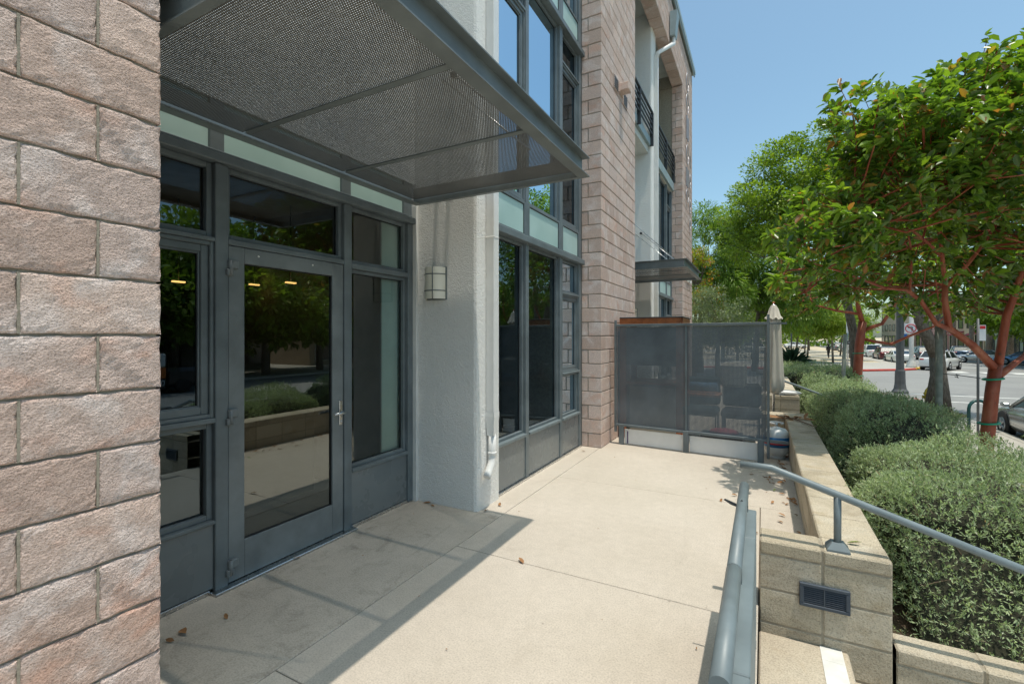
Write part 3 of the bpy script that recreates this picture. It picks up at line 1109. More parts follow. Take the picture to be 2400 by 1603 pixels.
ZS = -1.15            # sidewalk level
steps = []
st = MB()
x = -0.02
z = -0.144
xs = x
for i in range(7):
    w = 0.44 if i == 0 else 0.34
    s = MB().box(xs, xs + w, 0.55, 3.19, ZS - 0.2, z, 0.008)
    steps.append((s, xs, w, z))
    xs += w
    z -= 0.144
stair = thing('stair_flight', 'concrete steps going down from the terrace beside the near block wall', 'stairs', (0.5, 1.9, ZS))
for s, a, w, z in steps:
    tr = s.build('step', 'step_concrete', stair)
    m = MB()
    ya = 0.6
    while ya < 3.18:
        m.box(a + w - 0.135, a + w - 0.03, ya, min(3.185, ya + 0.35), z + 0.0005, z + 0.004)
        ya += 0.351
    m.build('nosing_stripe', 'road_paint', tr)

# ------------------------------------------------------------------ low block walls
def low_wall_blocks(w, X0, X1, Y0, Y1, zt, zb, cap=0.075, face='-Y'):
    """masonry of a straight wall piece: capping blocks on top and courses below"""
    alongx = (X1 - X0) > (Y1 - Y0)
    ln = (X1 - X0) if alongx else (Y1 - Y0)
    n = max(1, round(ln / 0.405))
    st_ = ln / n
    g = 0.004

    def put(a, b, z0, z1, grow, c):
        if alongx: m = MB().box(X0 + a + g, X0 + b - g, Y0 - grow, Y1 + grow, z0, z1, c)
        else: m = MB().box(X0 - grow, X1 + grow, Y0 + a + g, Y0 + b - g, z0, z1, c)
        return m
    for i in range(n):
        put(i * st_, (i + 1) * st_, zt - cap, zt, 0.004, 0.009).build('cap_block', 'wall_block', w)
    z = zt - cap - 0.008
    k_ = 0
    while z > zb + 0.02:
        z0 = max(zb, z - 0.195)
        cuts = [i * st_ for i in range(n)] + [ln]
        for a, b in zip(cuts[:-1], cuts[1:]):
            if b - a > 0.02:
                put(a, b, z0, z, 0.0, 0.006).build('wall_stone', 'wall_block', w)
        z = z0 - 0.008
        k_ += 1


def low_wall(label, pieces, core_pieces):
    t = thing('block_wall', label, 'wall', (pieces[0][0], pieces[0][2], 0), 'low block walls along the terrace edge')
    m = MB()
    for p in core_pieces:
        m.box(*p)
    m.build('mortar_bed', 'wall_mortar', t)
    for p in pieces:
        low_wall_blocks(t, *p)
    return t


w1 = low_wall('low tan block wall beside the steps with a louvred vent in its end',
              [(-0.02, 0.62, 3.19, 3.40, 0.40, ZS), (0.305, 0.61, 3.404, 8.40, 0.40, -0.45), (-0.02, 0.61, 8.404, 8.70, 0.40, -0.5)],
              [(-0.016, 0.616, 3.194, 3.397, ZS, 0.395), (0.309, 0.606, 3.39, 8.41, -0.6, 0.395), (-0.016, 0.606, 8.408, 8.696, -0.6, 0.395)])
w2 = low_wall('low block wall sloping away from the steps in front of the hedge',
              [(0.63, 2.05, 3.20, 3.37, -0.06, ZS), (1.88, 2.05, 3.38, 8.7, -0.25, ZS)],
              [(0.634, 2.046, 3.205, 3.365, ZS, -0.065), (1.884, 2.046, 3.36, 8.69, ZS, -0.255)])
w3 = low_wall('distant block wall end carrying the white cushion and its handrail',
              [(-0.02, 0.65, 10.95, 11.18, 0.42, -0.6), (0.33, 0.65, 11.19, 16.4, 0.40, -0.45)],
              [(-0.016, 0.646, 10.954, 11.176, -0.6, 0.415), (0.334, 0.646, 11.17, 16.39, -0.5, 0.395)])

# louvred step light / vent in the wall end
lv = thing('louvred_vent', 'dark blue-grey louvred step light set in the near wall end', 'vent', (0.30, 3.19, 0.06))
m = MB()
vx0, vx1, vz0, vz1 = 0.186, 0.428, 0.072, 0.205
m.box(vx0, vx1, 3.168, 3.188, vz1 - 0.02, vz1, 0.003).box(vx0, vx1, 3.168, 3.188, vz0, vz0 + 0.02, 0.003)
m.box(vx0, vx0 + 0.022, 3.168, 3.188, vz0 + 0.02, vz1 - 0.02, 0.003).box(vx1 - 0.022, vx1, 3.168, 3.188, vz0 + 0.02, vz1 - 0.02, 0.003)
m.build('vent_frame', 'vent_blue', lv)
MB().box(vx0 + 0.01, vx1 - 0.01, 3.183, 3.189, vz0 + 0.01, vz1 - 0.01).build('vent_back', 'gasket', lv)
MB().box((vx0 + vx1) / 2 - 0.003, (vx0 + vx1) / 2 + 0.003, 3.170, 3.184, vz0 + 0.02, vz1 - 0.02).build('centre_bar', 'vent_blue', lv)
for i in range(8):
    zz = vz0 + 0.026 + i * 0.0112
    MB().prism([(3.171, zz), (3.183, zz + 0.007), (3.183, zz + 0.010), (3.171, zz + 0.003)], vx0 + 0.022, vx1 - 0.022, 'X').build('louvre', 'vent_blue', lv)

# ------------------------------------------------------------------ handrails
def handrail(pts, post, label):
    t = thing('handrail', label, 'handrail', (post[0], post[1], post[2]), 'sloping handrails on the wall ends')
    MB().tube(pts, 0.0215, 14).build('rail', 'rail_paint', t)
    x, y, z = post
    pz_ = pts[1][2] + (pts[2][2] - pts[1][2]) * (x - pts[1][0]) / (pts[2][0] - pts[1][0])
    MB().tube([(x, y, z + 0.03), (x, y, pz_ - 0.005)], 0.019, 12).build('post', 'rail_paint', t)
    b = MB()
    b.add([(x - 0.055, y - 0.055, z), (x + 0.055, y - 0.055, z), (x + 0.055, y + 0.055, z), (x - 0.055, y + 0.055, z),
           (x - 0.055, y - 0.055, z + 0.012), (x + 0.055, y - 0.055, z + 0.012), (x + 0.055, y + 0.055, z + 0.012), (x - 0.055, y + 0.055, z + 0.012),
           (x - 0.03, y - 0.03, z + 0.045), (x + 0.03, y - 0.03, z + 0.045), (x + 0.03, y + 0.03, z + 0.045), (x - 0.03, y + 0.03, z + 0.045)],
          [(0, 1, 5, 4), (1, 2, 6, 5), (2, 3, 7, 6), (3, 0, 4, 7), (4, 5, 9, 8), (5, 6, 10, 9), (6, 7, 11, 10), (7, 4, 8, 11), (8, 9, 10, 11)])
    b.build('base_plate', 'rail_paint', t)
    return t


handrail([(-0.125, 3.25, 0.822), (0.045, 3.25, 0.822), (2.6, 3.25, -0.02)], (0.377, 3.25, 0.40), 'grey-blue pipe handrail sloping down over the near wall end')
handrail([(-0.12, 11.02, 0.86), (0.02, 11.02, 0.85), (2.4, 11.02, -0.06)], (0.34, 11.02, 0.42), 'distant pipe handrail by the white cushion')

# gate across the top of the steps: fat pipe over a slatted panel, seen almost edge-on
gt = thing('slatted_gate', 'grey-blue slatted gate with a fat pipe on top at the head of the steps', 'gate', (-0.06, 2.1, 0))
MB().tube([(-0.092, 1.235, 0.775), (-0.092, 1.87, 0.775)], 0.026, 18).build('top_pipe', 'rail_paint', gt)
MB().tube([(-0.092, 1.875, 0.775), (-0.092, 2.96, 0.775)], 0.0252, 18).build('top_pipe', 'rail_paint', gt)
MB().tube([(-0.092, 1.871, 0.775), (-0.092, 1.876, 0.775)], 0.0235, 18).build('pipe_joint', 'gasket', gt)
for a, b in ((1.10, 1.42), (1.424, 2.40), (2.404, 2.80)):
    MB().box(-0.078, -0.030, a, b, 0.675, 0.70, 0.004).build('flat_rail', 'rail_paint', gt)
for i in range(10):
    zz = 0.63 - i * 0.058
    MB().box(-0.072, -0.0305, 1.10, 2.80, zz - 0.022, zz + 0.022, 0.004).build('slat', 'rail_paint', gt)
for yy in (1.12, 1.95, 2.76):
    MB().box(-0.071, -0.037, yy - 0.02, yy + 0.02, 0.03, 0.6755).build('post', 'rail_paint', gt)
    MB().box(-0.10, -0.068, yy - 0.012, yy + 0.012, 0.69, 0.757).build('pipe_bracket', 'rail_paint', gt)
MB().box(-0.10, -0.03, 2.74, 2.80, 0.0, 0.012).build('foot_plate', 'rail_paint', gt)
for zz in (0.2, 0.62):
    MB().box(-0.056, -0.034, 2.80, 2.83, zz - 0.03, zz + 0.03, 0.004).build('hinge', 'dark_metal', gt)
cl = thing('rope_clip', 'small dark clip hanging on the pipe of the slatted gate', 'clip', (-0.14, 2.62, 0.74))
MB().tube([(-0.118, 2.60, 0.775), (-0.092, 2.60, 0.804), (-0.066, 2.60, 0.775), (-0.092, 2.60, 0.746), (-0.118, 2.60, 0.775)], 0.004, 6).build('loop', 'steel', cl)
MB().prism([(-0.175, 0.795), (-0.168, 0.80), (-0.118, 0.784), (-0.118, 0.770), (-0.14, 0.775)], 2.595, 2.603, 'Y').build('lever', 'dark_metal', cl)

# ------------------------------------------------------------------ perforated screen across the terrace
def sy(x):
    return 6.996 - 0.094 * (x + 1.878)


sc = thing('perforated_screen', 'tall dark perforated metal screen standing across the terrace', 'screen', (-0.95, 6.92, 0))
ang = math.atan(-0.094)
def sbox(x0, x1, d0, d1, z0, z1, c=0.003):
    o = Matrix.Translation((-0.95, sy(-0.95), 0)) @ Matrix.Rotation(ang, 4, 'Z') @ Matrix.Translation((0.95, 0, 0))
    return MB().box(x0, x1, d0, d1, z0, z1, c, o)


for xp in (-1.878, -0.943, -0.02):
    sbox(xp - 0.035, xp + 0.035, -0.025, 0.025, 0.0, 0.30).build('foot', 'frame_paint', sc)
sbox(-1.985, -1.955, -0.02, 0.02, 0.18, 1.86).build('post', 'frame_paint', sc)
sbox(0.05, 0.08, -0.02, 0.02, 0.06, 1.90).build('post', 'frame_paint', sc)
sbox(-1.955, 0.05, -0.022, 0.022, 0.27, 0.305).build('bottom_rail', 'frame_paint', sc)
sbox(-1.955, 0.05, -0.022, 0.022, 1.765, 1.80).build('top_rail', 'frame_paint', sc)
sbox(0.082, 0.27, -0.012, 0.012, 1.77, 1.795).build('rail_end', 'frame_paint', sc)
sbox(0.082, 0.29, -0.015, 0.015, 0.265, 0.305).build('rail_end', 'frame_paint', sc)
sbox(-0.958, -0.932, -0.012, 0.012, 0.305, 1.765).build('stiffener', 'frame_paint', sc)
for a, b in ((-1.955, -0.945), (-0.945, 0.05)):
    o = sbox(a + 0.004, b - 0.004, 0.0145, 0.0155, 0.306, 1.764, 0.0).build('perforated_sheet', 'perforated_screen', sc)
for a, b, lab in ((-1.84, -0.985, 'left'), (-0.905, -0.06, 'right')):
    o = sbox(a, b, 0.03, 0.045, 0.01, 0.235, 0.003).build('white_board', 'white_plastic', sc)
sbox(-1.80, -1.785, 0.022, 0.0285, 0.02, 0.2, 0.0).build('paint_stroke', 'purple_paint', sc)

# ------------------------------------------------------------------ things behind the screen
pmat('charcoal_fabric', (0.05, 0.055, 0.06), 0.9, var=0.2, vscale=20)
pmat('blue_fabric', (0.10, 0.22, 0.38), 0.9, var=0.15, vscale=10)
pmat('teal_fabric', (0.03, 0.07, 0.09), 0.9, var=0.15, vscale=10)
pmat('cream_fabric', (0.60, 0.56, 0.49), 0.9, var=0.06, vscale=4, bump=0.2, bscale=120)
pmat('pink_fabric', (0.45, 0.05, 0.10), 0.8)
pmat('label_blue', (0.02, 0.17, 0.40), 0.4)
pmat('label_red', (0.55, 0.03, 0.04), 0.5)
pmat('dry_leaf', (0.30, 0.15, 0.06), 0.8, var=0.3, vscale=20)
pmat('green_leaf_loose', (0.20, 0.26, 0.05), 0.5, var=0.2, vscale=20)

hu = thing('wooden_bar', 'orange wooden bar cabinet with a dark panel behind the screen', 'cabinet', (-1.5, 7.9, 0))
for xx, yy in ((-1.98, 7.5), (-1.12, 7.5), (-1.98, 8.2), (-1.12, 8.2)):
    MB().box(xx - 0.045, xx + 0.045, yy - 0.045, yy + 0.045, 0, 1.90, 0.004).build('post', 'orange_wood', hu)
MB().box(-2.02, -1.05, 7.42, 8.28, 1.902, 1.92, 0.003).build('top', 'dark_metal', hu)
for ya in (7.43, 8.245):
    MB().box(-2.02, -1.095, ya, ya + 0.025, 1.80, 1.90).build('apron', 'orange_wood', hu)
MB().box(-1.09, -1.066, 7.46, 8.24, 1.80, 1.90).build('side_apron', 'orange_wood', hu)
MB().box(-1.93, -1.17, 7.50, 7.54, 1.16, 1.755, 0.004).build('dark_panel', 'dark_metal', hu)
MB().box(-1.93, -1.17, 7.46, 8.22, 0.86, 0.90).build('shelf', 'orange_wood', hu)
MB().box(-1.90, -1.2, 7.6, 8.2, 0.02, 0.82, 0.004).build('cupboard', 'room_wall', hu)
MB().box(-1.06, -0.55, 7.5, 7.9, 0.72, 0.76, 0.004).build('side_shelf', 'orange_wood', hu)

for nm, lab, x, ht, fab in (('patio_chair', 'dark teal patio chair beside the wooden bar behind the screen', -0.90, 0.95, 'teal_fabric'), ('patio_chair', 'charcoal patio chair with a cream cushion behind the screen', -0.30, 0.86, 'charcoal_fabric')):
    ch = thing(nm, lab, 'chair', (x, 8.2, 0), 'patio chairs behind the screen')
    MB().box(x - 0.28, x + 0.28, 7.9, 8.45, 0.36, 0.48, 0.04).build('seat', fab, ch)
    MB().box(x - 0.28, x + 0.28, 8.40, 8.52, 0.48, ht, 0.04).build('backrest', fab, ch)
    for dx in (-0.25, 0.25):
        for yy in (7.95, 8.42):
            MB().tube([(x + dx, yy, 0), (x + dx, yy, 0.38)], 0.014, 6).build('leg', 'dark_metal', ch)
cu = thing('cushion', 'cream cushion leaning on the charcoal patio chair behind the screen', 'cushion', (-0.4, 8.1, 0.9))
MB().box(-0.62, -0.22, 8.26, 8.38, 0.80, 1.20, 0.05).build('cushion_cover', 'cream_fabric', cu)
rl = thing('rolled_mat', 'blue rolled mat on the side shelf behind the screen', 'mat', (-0.8, 7.7, 0.77))
MB().tube([(-1.0, 7.7, 0.85), (-0.6, 7.7, 0.85)], 0.075, 14).build('roll', 'blue_fabric', rl)
bx = thing('storage_bin', 'low bin with a pink cloth showing above the white boards', 'bin', (-0.55, 7.4, 0))
MB().box(-0.8, -0.25, 7.25, 7.6, 0.0, 0.22, 0.01).build('tub', 'charcoal_fabric', bx)
MB().blob((-0.5, 7.4, 0.24), (0.2, 0.13, 0.06), 10, 6).build('cloth', 'pink_fabric', bx)

pt = thing('propane_tank', 'white propane tank with a blue label at the end of the screen', 'gas tank', (0.16, 7.22, 0))
MB().lathe([(0.10, 0.0), (0.105, 0.02), (0.09, 0.03), (0.12, 0.05), (0.152, 0.10), (0.155, 0.14), (0.155, 0.30), (0.148, 0.34), (0.11, 0.385), (0.05, 0.40), (0.03, 0.41)], (0.16, 7.22, 0), 20).build('tank', 'white_paint', pt)
MB().lathe([(0.1565, 0.155), (0.1565, 0.285)], (0.16, 7.22, 0), 20).build('label_band', 'label_blue', pt)
MB().lathe([(0.1575, 0.19), (0.1575, 0.215)], (0.16, 7.22, 0), 20).build('label_stripe', 'label_red', pt)
MB().tube([(0.16 + 0.08 * math.cos(a * math.pi / 8), 7.22 + 0.08 * math.sin(a * math.pi / 8), 0.46) for a in range(-2, 13)], 0.01, 6).build('collar', 'white_paint', pt)
MB().tube([(0.16, 7.22, 0.40), (0.16, 7.22, 0.47)], 0.018, 8).build('valve', 'steel', pt)

um = thing('patio_umbrella', 'closed cream patio umbrella standing behind the screen', 'umbrella', (0.166, 9.5, 0))
ux, uy = 0.166, 9.5
MB().tube([(ux, uy, 0.03), (ux, uy, 2.2)], 0.021, 10).build('pole', 'steel', um)
MB().lathe([(0.20, 0), (0.20, 0.05), (0.05, 0.07), (0.03, 0.2)], (ux, uy, 0), 18).build('base', 'dark_metal', um)


def folds(prof, n=40, seed=1, amp=0.16, nf=8):
    vs, fs = [], []
    rr = random.Random(seed)
    ph = rr.uniform(0, 6)
    for j, (r, z) in enumerate(prof):
        for i in range(n):
            a = 2 * math.pi * i / n
            q = r * (1 + amp * math.sin(nf * a + ph + 0.25 * j) + 0.05 * math.sin(3 * a + j))
            vs.append((ux + q * math.cos(a), uy + q * math.sin(a), z + (0.018 * math.sin(nf * a + ph) if j == len(prof) - 1 else 0)))
    for j in range(len(prof) - 1):
        for i in range(n):
            fs.append((j * n + i, j * n + (i + 1) % n, (j + 1) * n + (i + 1) % n, (j + 1) * n + i))
    return MB().add(vs, fs, True)


folds([(0.035, 2.17), (0.07, 2.10), (0.10, 1.98), (0.135, 1.93)], 40, 2, 0.10).build('vent_cap', 'cream_fabric', um)
folds([(0.06, 2.06), (0.095, 1.9), (0.105, 1.6), (0.125, 1.2), (0.145, 0.9), (0.155, 0.74), (0.13, 0.66), (0.06, 0.62)], 48, 3, 0.17).build('folded_canopy', 'cream_fabric', um)
MB().lathe([(0.015, 2.185), (0.024, 2.195), (0.022, 2.22), (0.008, 2.23)], (ux, uy, 0), 12).build('finial', 'orange_wood', um)
wc = thing('white_cushion', 'white bolster cushion lying on the distant wall end', 'cushion', (0.42, 11.06, 0.42))
MB().blob((0.40, 11.07, 0.475), (0.29, 0.11, 0.055), 16, 8).build('cushion_cover', 'white_plastic', wc)

# ------------------------------------------------------------------ foliage
leaf_mat('arbutus_leaf', (0.032, 0.088, 0.024), (0.25, 0.375, 0.055), [(0.36, 0.35, 0.06), (0.33, 0.14, 0.06)], 0.28, 0.45, 0.91, 0.7, (1.5, 1.6, 0.45))
leaf_mat('hedge_leaf', (0.08, 0.13, 0.055), (0.60, 0.70, 0.42), [(0.60, 0.64, 0.52), (0.50, 0.32, 0.18)], 0.5, 0.35, 0.965, 0.3, (1.25, 1.35, 0.8))
leaf_mat('camphor_leaf', (0.06, 0.125, 0.018), (0.36, 0.47, 0.06), [(0.20, 0.26, 0.05), (0.24, 0.22, 0.06)], 0.4, 0.4, 0.95)
leaf_mat('feather_leaf', (0.08, 0.15, 0.022), (0.25, 0.36, 0.06), [(0.25, 0.33, 0.06), (0.3, 0.3, 0.06)], 0.5, 0.4, 0.95)
leaf_mat('park_leaf', (0.10, 0.16, 0.022), (0.30, 0.38, 0.055), [(0.34, 0.38, 0.06), (0.38, 0.34, 0.08)], 0.5, 0.45, 0.95)
leaf_mat('olive_leaf', (0.12, 0.16, 0.085), (0.35, 0.40, 0.25), [(0.42, 0.45, 0.32), (0.45, 0.45, 0.33)], 0.5, 0.25, 0.95)
leaf_mat('turning_leaf', (0.13, 0.19, 0.02), (0.30, 0.33, 0.03), [(0.5, 0.25, 0.04), (0.6, 0.2, 0.05)], 0.5, 0.45, 0.85)
leaf_mat('agave_leaf', (0.02, 0.05, 0.03), (0.05, 0.11, 0.06), None, 0.4, 0.1)
pmat('twig_core', (0.030, 0.030, 0.016), 0.95, var=0.5, vscale=30, bump=0.8, bscale=80, bdist=0.01)
pmat('dry_twig', (0.24, 0.17, 0.12), 0.9, var=0.3, vscale=30)


def _arbutus_bark():
    k = NT('arbutus_bark')
    c = k.ramp(k.noise(6, 4, 0.6, k.scaled(1, 1, 0.35)), [(0.3, (0.20, 0.042, 0.02)), (0.52, (0.34, 0.082, 0.04)), (0.7, (0.44, 0.16, 0.085))])
    c = k.mix(k.ramp(k.noise(15, 4, 0.6, k.scaled(1, 1, 0.6)), [(0.62, 0.0), (0.72, 0.75)]), c, (0.10, 0.055, 0.035))
    return k.set(c, 0.5, 0.0, k.bump(k.noise(30, 4, 0.6, k.scaled(1, 1, 0.4)), 0.4, 0.01), 0.4)


def _grey_bark():
    k = NT('grey_bark')
    c = k.ramp(k.noise(22, 5, 0.65, k.scaled(1, 1, 0.25)), [(0.35, (0.10, 0.08, 0.06)), (0.65, (0.27, 0.23, 0.19))])
    return k.set(c, 0.9, 0.0, k.bump(k.noise(26, 5, 0.65, k.scaled(1, 1, 0.25)), 0.9, 0.03), 0.2)


_arbutus_bark()
_grey_bark()


def in_ellipsoids(rng, E, n, shell=0.55, core=0.25):
    vols = np.array([(r[0] * r[1] * r[2]) ** 0.8 for _, r in E])
    cnt = np.maximum(1, (n * vols / vols.sum()).astype(int))
    out = []
    for (c, r), k in zip(E, cnt):
        d = ball(rng, k)
        rad = shell + (1 - shell) * rng.random((k, 1)) ** 0.6
        inner = rng.random((k, 1)) < core
        rad = np.where(inner, rng.random((k, 1)) ** 0.5, rad)
        out.append(np.array(c) + d * rad * np.array(r))
    return np.concatenate(out)


def branch_net(m, limbs, targets, r0, r1, n=5, hops=0.5):
    """thin crooked branches from the nearest limb point to each target"""
    pts = np.array([p for l in limbs for p in l])
    rr = random.Random(3)
    for t in targets:
        d = np.linalg.norm(pts - t, axis=1) + 0.6 * np.maximum(0, pts[:, 2] - t[2])
        s = pts[int(np.argmin(d))]
        v = t - s
        L = np.linalg.norm(v)
        if L < 0.15: continue
        j1 = np.array([rr.uniform(-1, 1) for _ in range(3)]) * 0.10 * L
        j2 = np.array([rr.uniform(-1, 1) for _ in range(3)]) * 0.08 * L
        m.tube([tuple(s), tuple(s + v * 0.33 + j1 + np.array([0, 0, -0.05 * L])), tuple(s + v * 0.68 + j2), tuple(t)], [r0 * min(1.6, 0.6 + L * 0.35), r0 * 0.7, r0 * 0.5, r1], n, False)


def rosettes(rng, centres, per, L, W, spread=0.1, crown_c=None, up=0.5):
    n = len(centres)
    out = centres - crown_c if crown_c is not None else ball(rng, n)
    ax = unit(unit(out) * 0.7 + np.array([[0, 0, up]]) + rng.normal(0, 0.35, (n, 3)))
    base = np.repeat(centres, per, 0)
    axr = np.repeat(ax, per, 0)
    k = len(base)
    along = rng.random((k, 1)) * spread
    rad = unit(np.cross(axr, rng.normal(size=(k, 3))))
    el = rng.uniform(0.15, 1.0, (k, 1))
    d = unit(rad + axr * el)
    base = base + axr * (along - spread * 0.5)
    ln = L * np.repeat(rng.uniform(0.7, 1.2, n), per) * rng.uniform(0.5, 1.2, k)
    wd = ln * W * rng.uniform(0.8, 1.2, k)
    return base, d, ln, wd


def tint_for(rng, n, per_leaf_faces, odd=0.05, clump=None):
    t = rng.random(n) ** 1.1 * 0.86
    if clump is not None:
        t = np.clip(0.6 * t + 0.4 * clump, 0, 0.88)
    o = rng.random(n) < odd
    t = np.where(o, 0.95 + 0.05 * rng.random(n), t)
    return np.repeat(t, per_leaf_faces)


def arbutus(name, label, limbs, radii, E, n_ros, leafL, stake_label=None, group='red-barked trees along the sidewalk', seed=1, nb=90, loc=None, hollow=None, rs=1.0):
    t = thing(name, label, 'tree', loc or (limbs[0][0][0], limbs[0][0][1], ZS), group)
    rng = np.random.default_rng(seed)
    m = MB()
    for l, r in zip(limbs, radii):
        m.tube(l, [q * rs for q in r], 12 if r[0] > 0.06 else 8, True)
    cen = in_ellipsoids(rng, E, n_ros, 0.74, 0.10)
    if hollow:
        # bare inside and underneath: the red limbs show from below
        z0_, x0_, y0_ = hollow
        keep = (cen[:, 2] > z0_) | (cen[:, 0] < x0_) | (cen[:, 1] > y0_) | (rng.random(len(cen)) < 0.10)
        cen = cen[keep]
    # a share of the shoots stands proud of the crown
    cc = np.mean([np.array(c) for c, _ in E], axis=0)
    proud = rng.random(len(cen)) < 0.16
    cen = cen + np.where(proud[:, None], (unit(cen - cc) * 0.6 + np.array([[0, 0, 0.6]])) * (0.06 + 0.13 * rng.random((len(cen), 1))), 0)
    dens = []
    for l in limbs[1:]:
        for a, b in zip(l[:-1], l[1:]):
            a, b = np.array(a), np.array(b)
            for s in (0, 0.5): dens.append(tuple(a + (b - a) * s))
        dens.append(tuple(l[-1]))
    pick = cen[rng.choice(len(cen), min(nb, len(cen)), replace=False)]
    m2 = MB()
    branch_net(m2, [dens], pick, 0.018 if leafL < 0.2 else 0.03, 0.004)
    for c0 in cen[proud]:
        inw = unit((cc - c0)[None, :])[0]
        m2.tube([tuple(c0 + inw * 0.45 + np.array([0, 0, -0.12])), tuple(c0 + inw * 0.2 + np.array([0, 0, -0.09])), tuple(c0)], [0.007, 0.005, 0.003], 4, False)
    tr = m.build('trunk', 'arbutus_bark', t)
    br = tag(m2.build('branches', 'arbutus_bark', t), kind='stuff')
    b, d, ln, wd = rosettes(rng, cen, 9, leafL, 0.41, leafL * 1.0, cc, 0.55)
    v, f, q = leaves(b, d, ln, wd, rng, 0.22, 0.12, 'hex')
    cl = np.repeat(rng.random(len(cen)), 9)
    o = np_mesh('crown', v, f, 'arbutus_leaf', t, tint_for(rng, len(b), q, 0.075, cl))
    o['kind'] = 'stuff'
    return t


L1 = [[(2.70, 8.94, -1.15), (2.73, 8.94, -0.85), (2.77, 8.97, 0.04), (2.84, 9.0, 0.83), (2.89, 9.03, 1.22)],
      [(2.89, 9.03, 1.15), (2.55, 8.74, 1.51), (2.22, 8.39, 1.73), (2.15, 8.29, 2.1), (2.16, 8.3, 2.31)],
      [(2.16, 8.3, 2.28), (2.39, 8.31, 2.57), (2.65, 8.33, 3.0), (2.75, 8.1, 3.6)],
      [(2.16, 8.3, 2.28), (2.07, 8.14, 2.91), (1.97, 7.97, 3.22), (2.05, 7.7, 3.7), (2.2, 7.4, 4.1)],
      [(2.30, 8.45, 1.68), (2.05, 8.24, 1.79), (1.84, 8.02, 2.09), (1.65, 7.8, 2.22), (1.36, 7.53, 2.24), (0.88, 6.93, 2.39), (0.45, 6.2, 2.45)],
      [(1.68, 7.81, 2.2), (1.71, 7.83, 2.65), (1.6, 7.6, 3.1), (1.5, 7.1, 3.4)],
      [(2.07, 8.14, 2.68), (1.91, 7.94, 2.82), (1.68, 7.7, 2.97), (1.46, 7.47, 2.98), (1.11, 7.05, 3.01), (0.9, 6.5, 2.95)],
      [(2.91, 9.04, 1.15), (2.95, 9.0, 1.59), (2.98, 8.96, 1.92), (3.04, 8.88, 2.23), (3.14, 8.71, 2.91), (2.9, 8.0, 3.6), (2.7, 7.3, 3.9)],
      [(2.91, 9.04, 1.05), (2.99, 9.08, 1.12), (3.34, 9.49, 1.34), (3.88, 10.01, 1.8), (4.2, 9.8, 2.6)]]
R1 = [[0.17, 0.15, 0.135, 0.125, 0.12], [0.095, 0.08, 0.07, 0.058, 0.05], [0.04, 0.035, 0.028, 0.018], [0.045, 0.035, 0.03, 0.022, 0.012],
      [0.055, 0.05, 0.042, 0.036, 0.03, 0.022, 0.010], [0.025, 0.02, 0.016, 0.01], [0.034, 0.03, 0.027, 0.022, 0.016, 0.01], [0.085, 0.08, 0.075, 0.065, 0.05, 0.03, 0.015], [0.075, 0.07, 0.055, 0.04, 0.02]]
E1 = [((2.3, 7.7, 3.55), (1.45, 1.7, 1.30)), ((2.6, 6.9, 3.7), (1.0, 1.2, 0.95)), ((1.35, 6.9, 3.1), (0.75, 1.0, 0.85)), ((0.62, 6.15, 2.75), (0.5, 0.65, 0.5)),
      ((0.28, 5.65, 2.3), (0.22, 0.4, 0.26)), ((1.30, 6.6, 3.75), (0.36, 0.6, 0.40)), ((1.9, 8.1, 2.35), (1.2, 0.8, 0.45)), ((3.5, 8.6, 3.1), (1.0, 1.3, 1.1)), ((2.6, 9.6, 2.75), (1.7, 1.0, 0.85)), ((0.98, 6.15, 3.85), (0.36, 0.55, 0.42)), ((1.5, 6.6, 3.6), (0.75, 0.9, 0.68))]
arbutus('arbutus_tree', 'near red-barked tree with glossy leaves at the right edge of the picture', L1, R1, E1, 4200, 0.13, seed=11, nb=150, hollow=(2.8, 1.1, 8.5), rs=0.62)

L2 = [[(2.53, 17.8, -1.15), (2.57, 17.81, 0.32), (2.63, 17.85, 1.38), (2.72, 17.9, 2.06)],
      [(2.72, 17.9, 1.80), (3.22, 18.05, 2.0), (3.51, 18.09, 2.49), (3.8, 18.0, 3.2)],
      [(2.70, 17.91, 1.55), (3.05, 17.95, 1.45), (3.44, 17.94, 1.39), (3.95, 17.76, 1.7), (4.31, 17.5, 1.9), (4.6, 17.2, 2.3)],
      [(2.72, 17.9, 2.02), (2.59, 17.71, 2.44), (2.54, 17.69, 2.9), (2.7, 17.7, 3.6), (2.8, 17.6, 4.3)],
      [(2.62, 17.75, 2.3), (1.97, 17.15, 2.39), (1.37, 16.61, 2.55), (1.1, 16.3, 2.9)]]
R2 = [[0.17, 0.15, 0.14, 0.13], [0.07, 0.06, 0.05, 0.03], [0.055, 0.052, 0.05, 0.04, 0.03, 0.015], [0.085, 0.075, 0.06, 0.045, 0.02], [0.05, 0.04, 0.03, 0.015]]
E2 = [((2.5, 17.5, 4.2), (2.3, 2.2, 1.5)), ((1.2, 16.6, 3.1), (1.0, 1.2, 0.7)), ((3.9, 17.8, 3.5), (1.3, 1.4, 0.9)), ((0.9, 16.3, 2.4), (0.5, 0.6, 0.35))]
arbutus('arbutus_tree', 'second red-barked tree, farther off, behind the clipped shrubs', L2, R2, E2, 950, 0.17, seed=12, nb=90, hollow=(2.9, 1.3, 18.2), rs=0.85)

# ties and stakes of the two trees
pmat('green_tie', (0.005, 0.30, 0.16), 0.4)
pmat('old_stake', (0.23, 0.245, 0.205), 0.8, var=0.25, vscale=12, bump=0.3, bscale=60)


def tie(x, y, z, r, label):
    t = thing('tree_tie', label, 'tree tie', (x, y, z), 'green hose ties round the red trunks')
    MB().tube([(x + r * math.cos(a * math.pi / 10), y + r * math.sin(a * math.pi / 10), z + 0.012 * math.cos(a * math.pi / 10)) for a in range(21)], 0.014, 8).build('hose', 'green_tie', t)


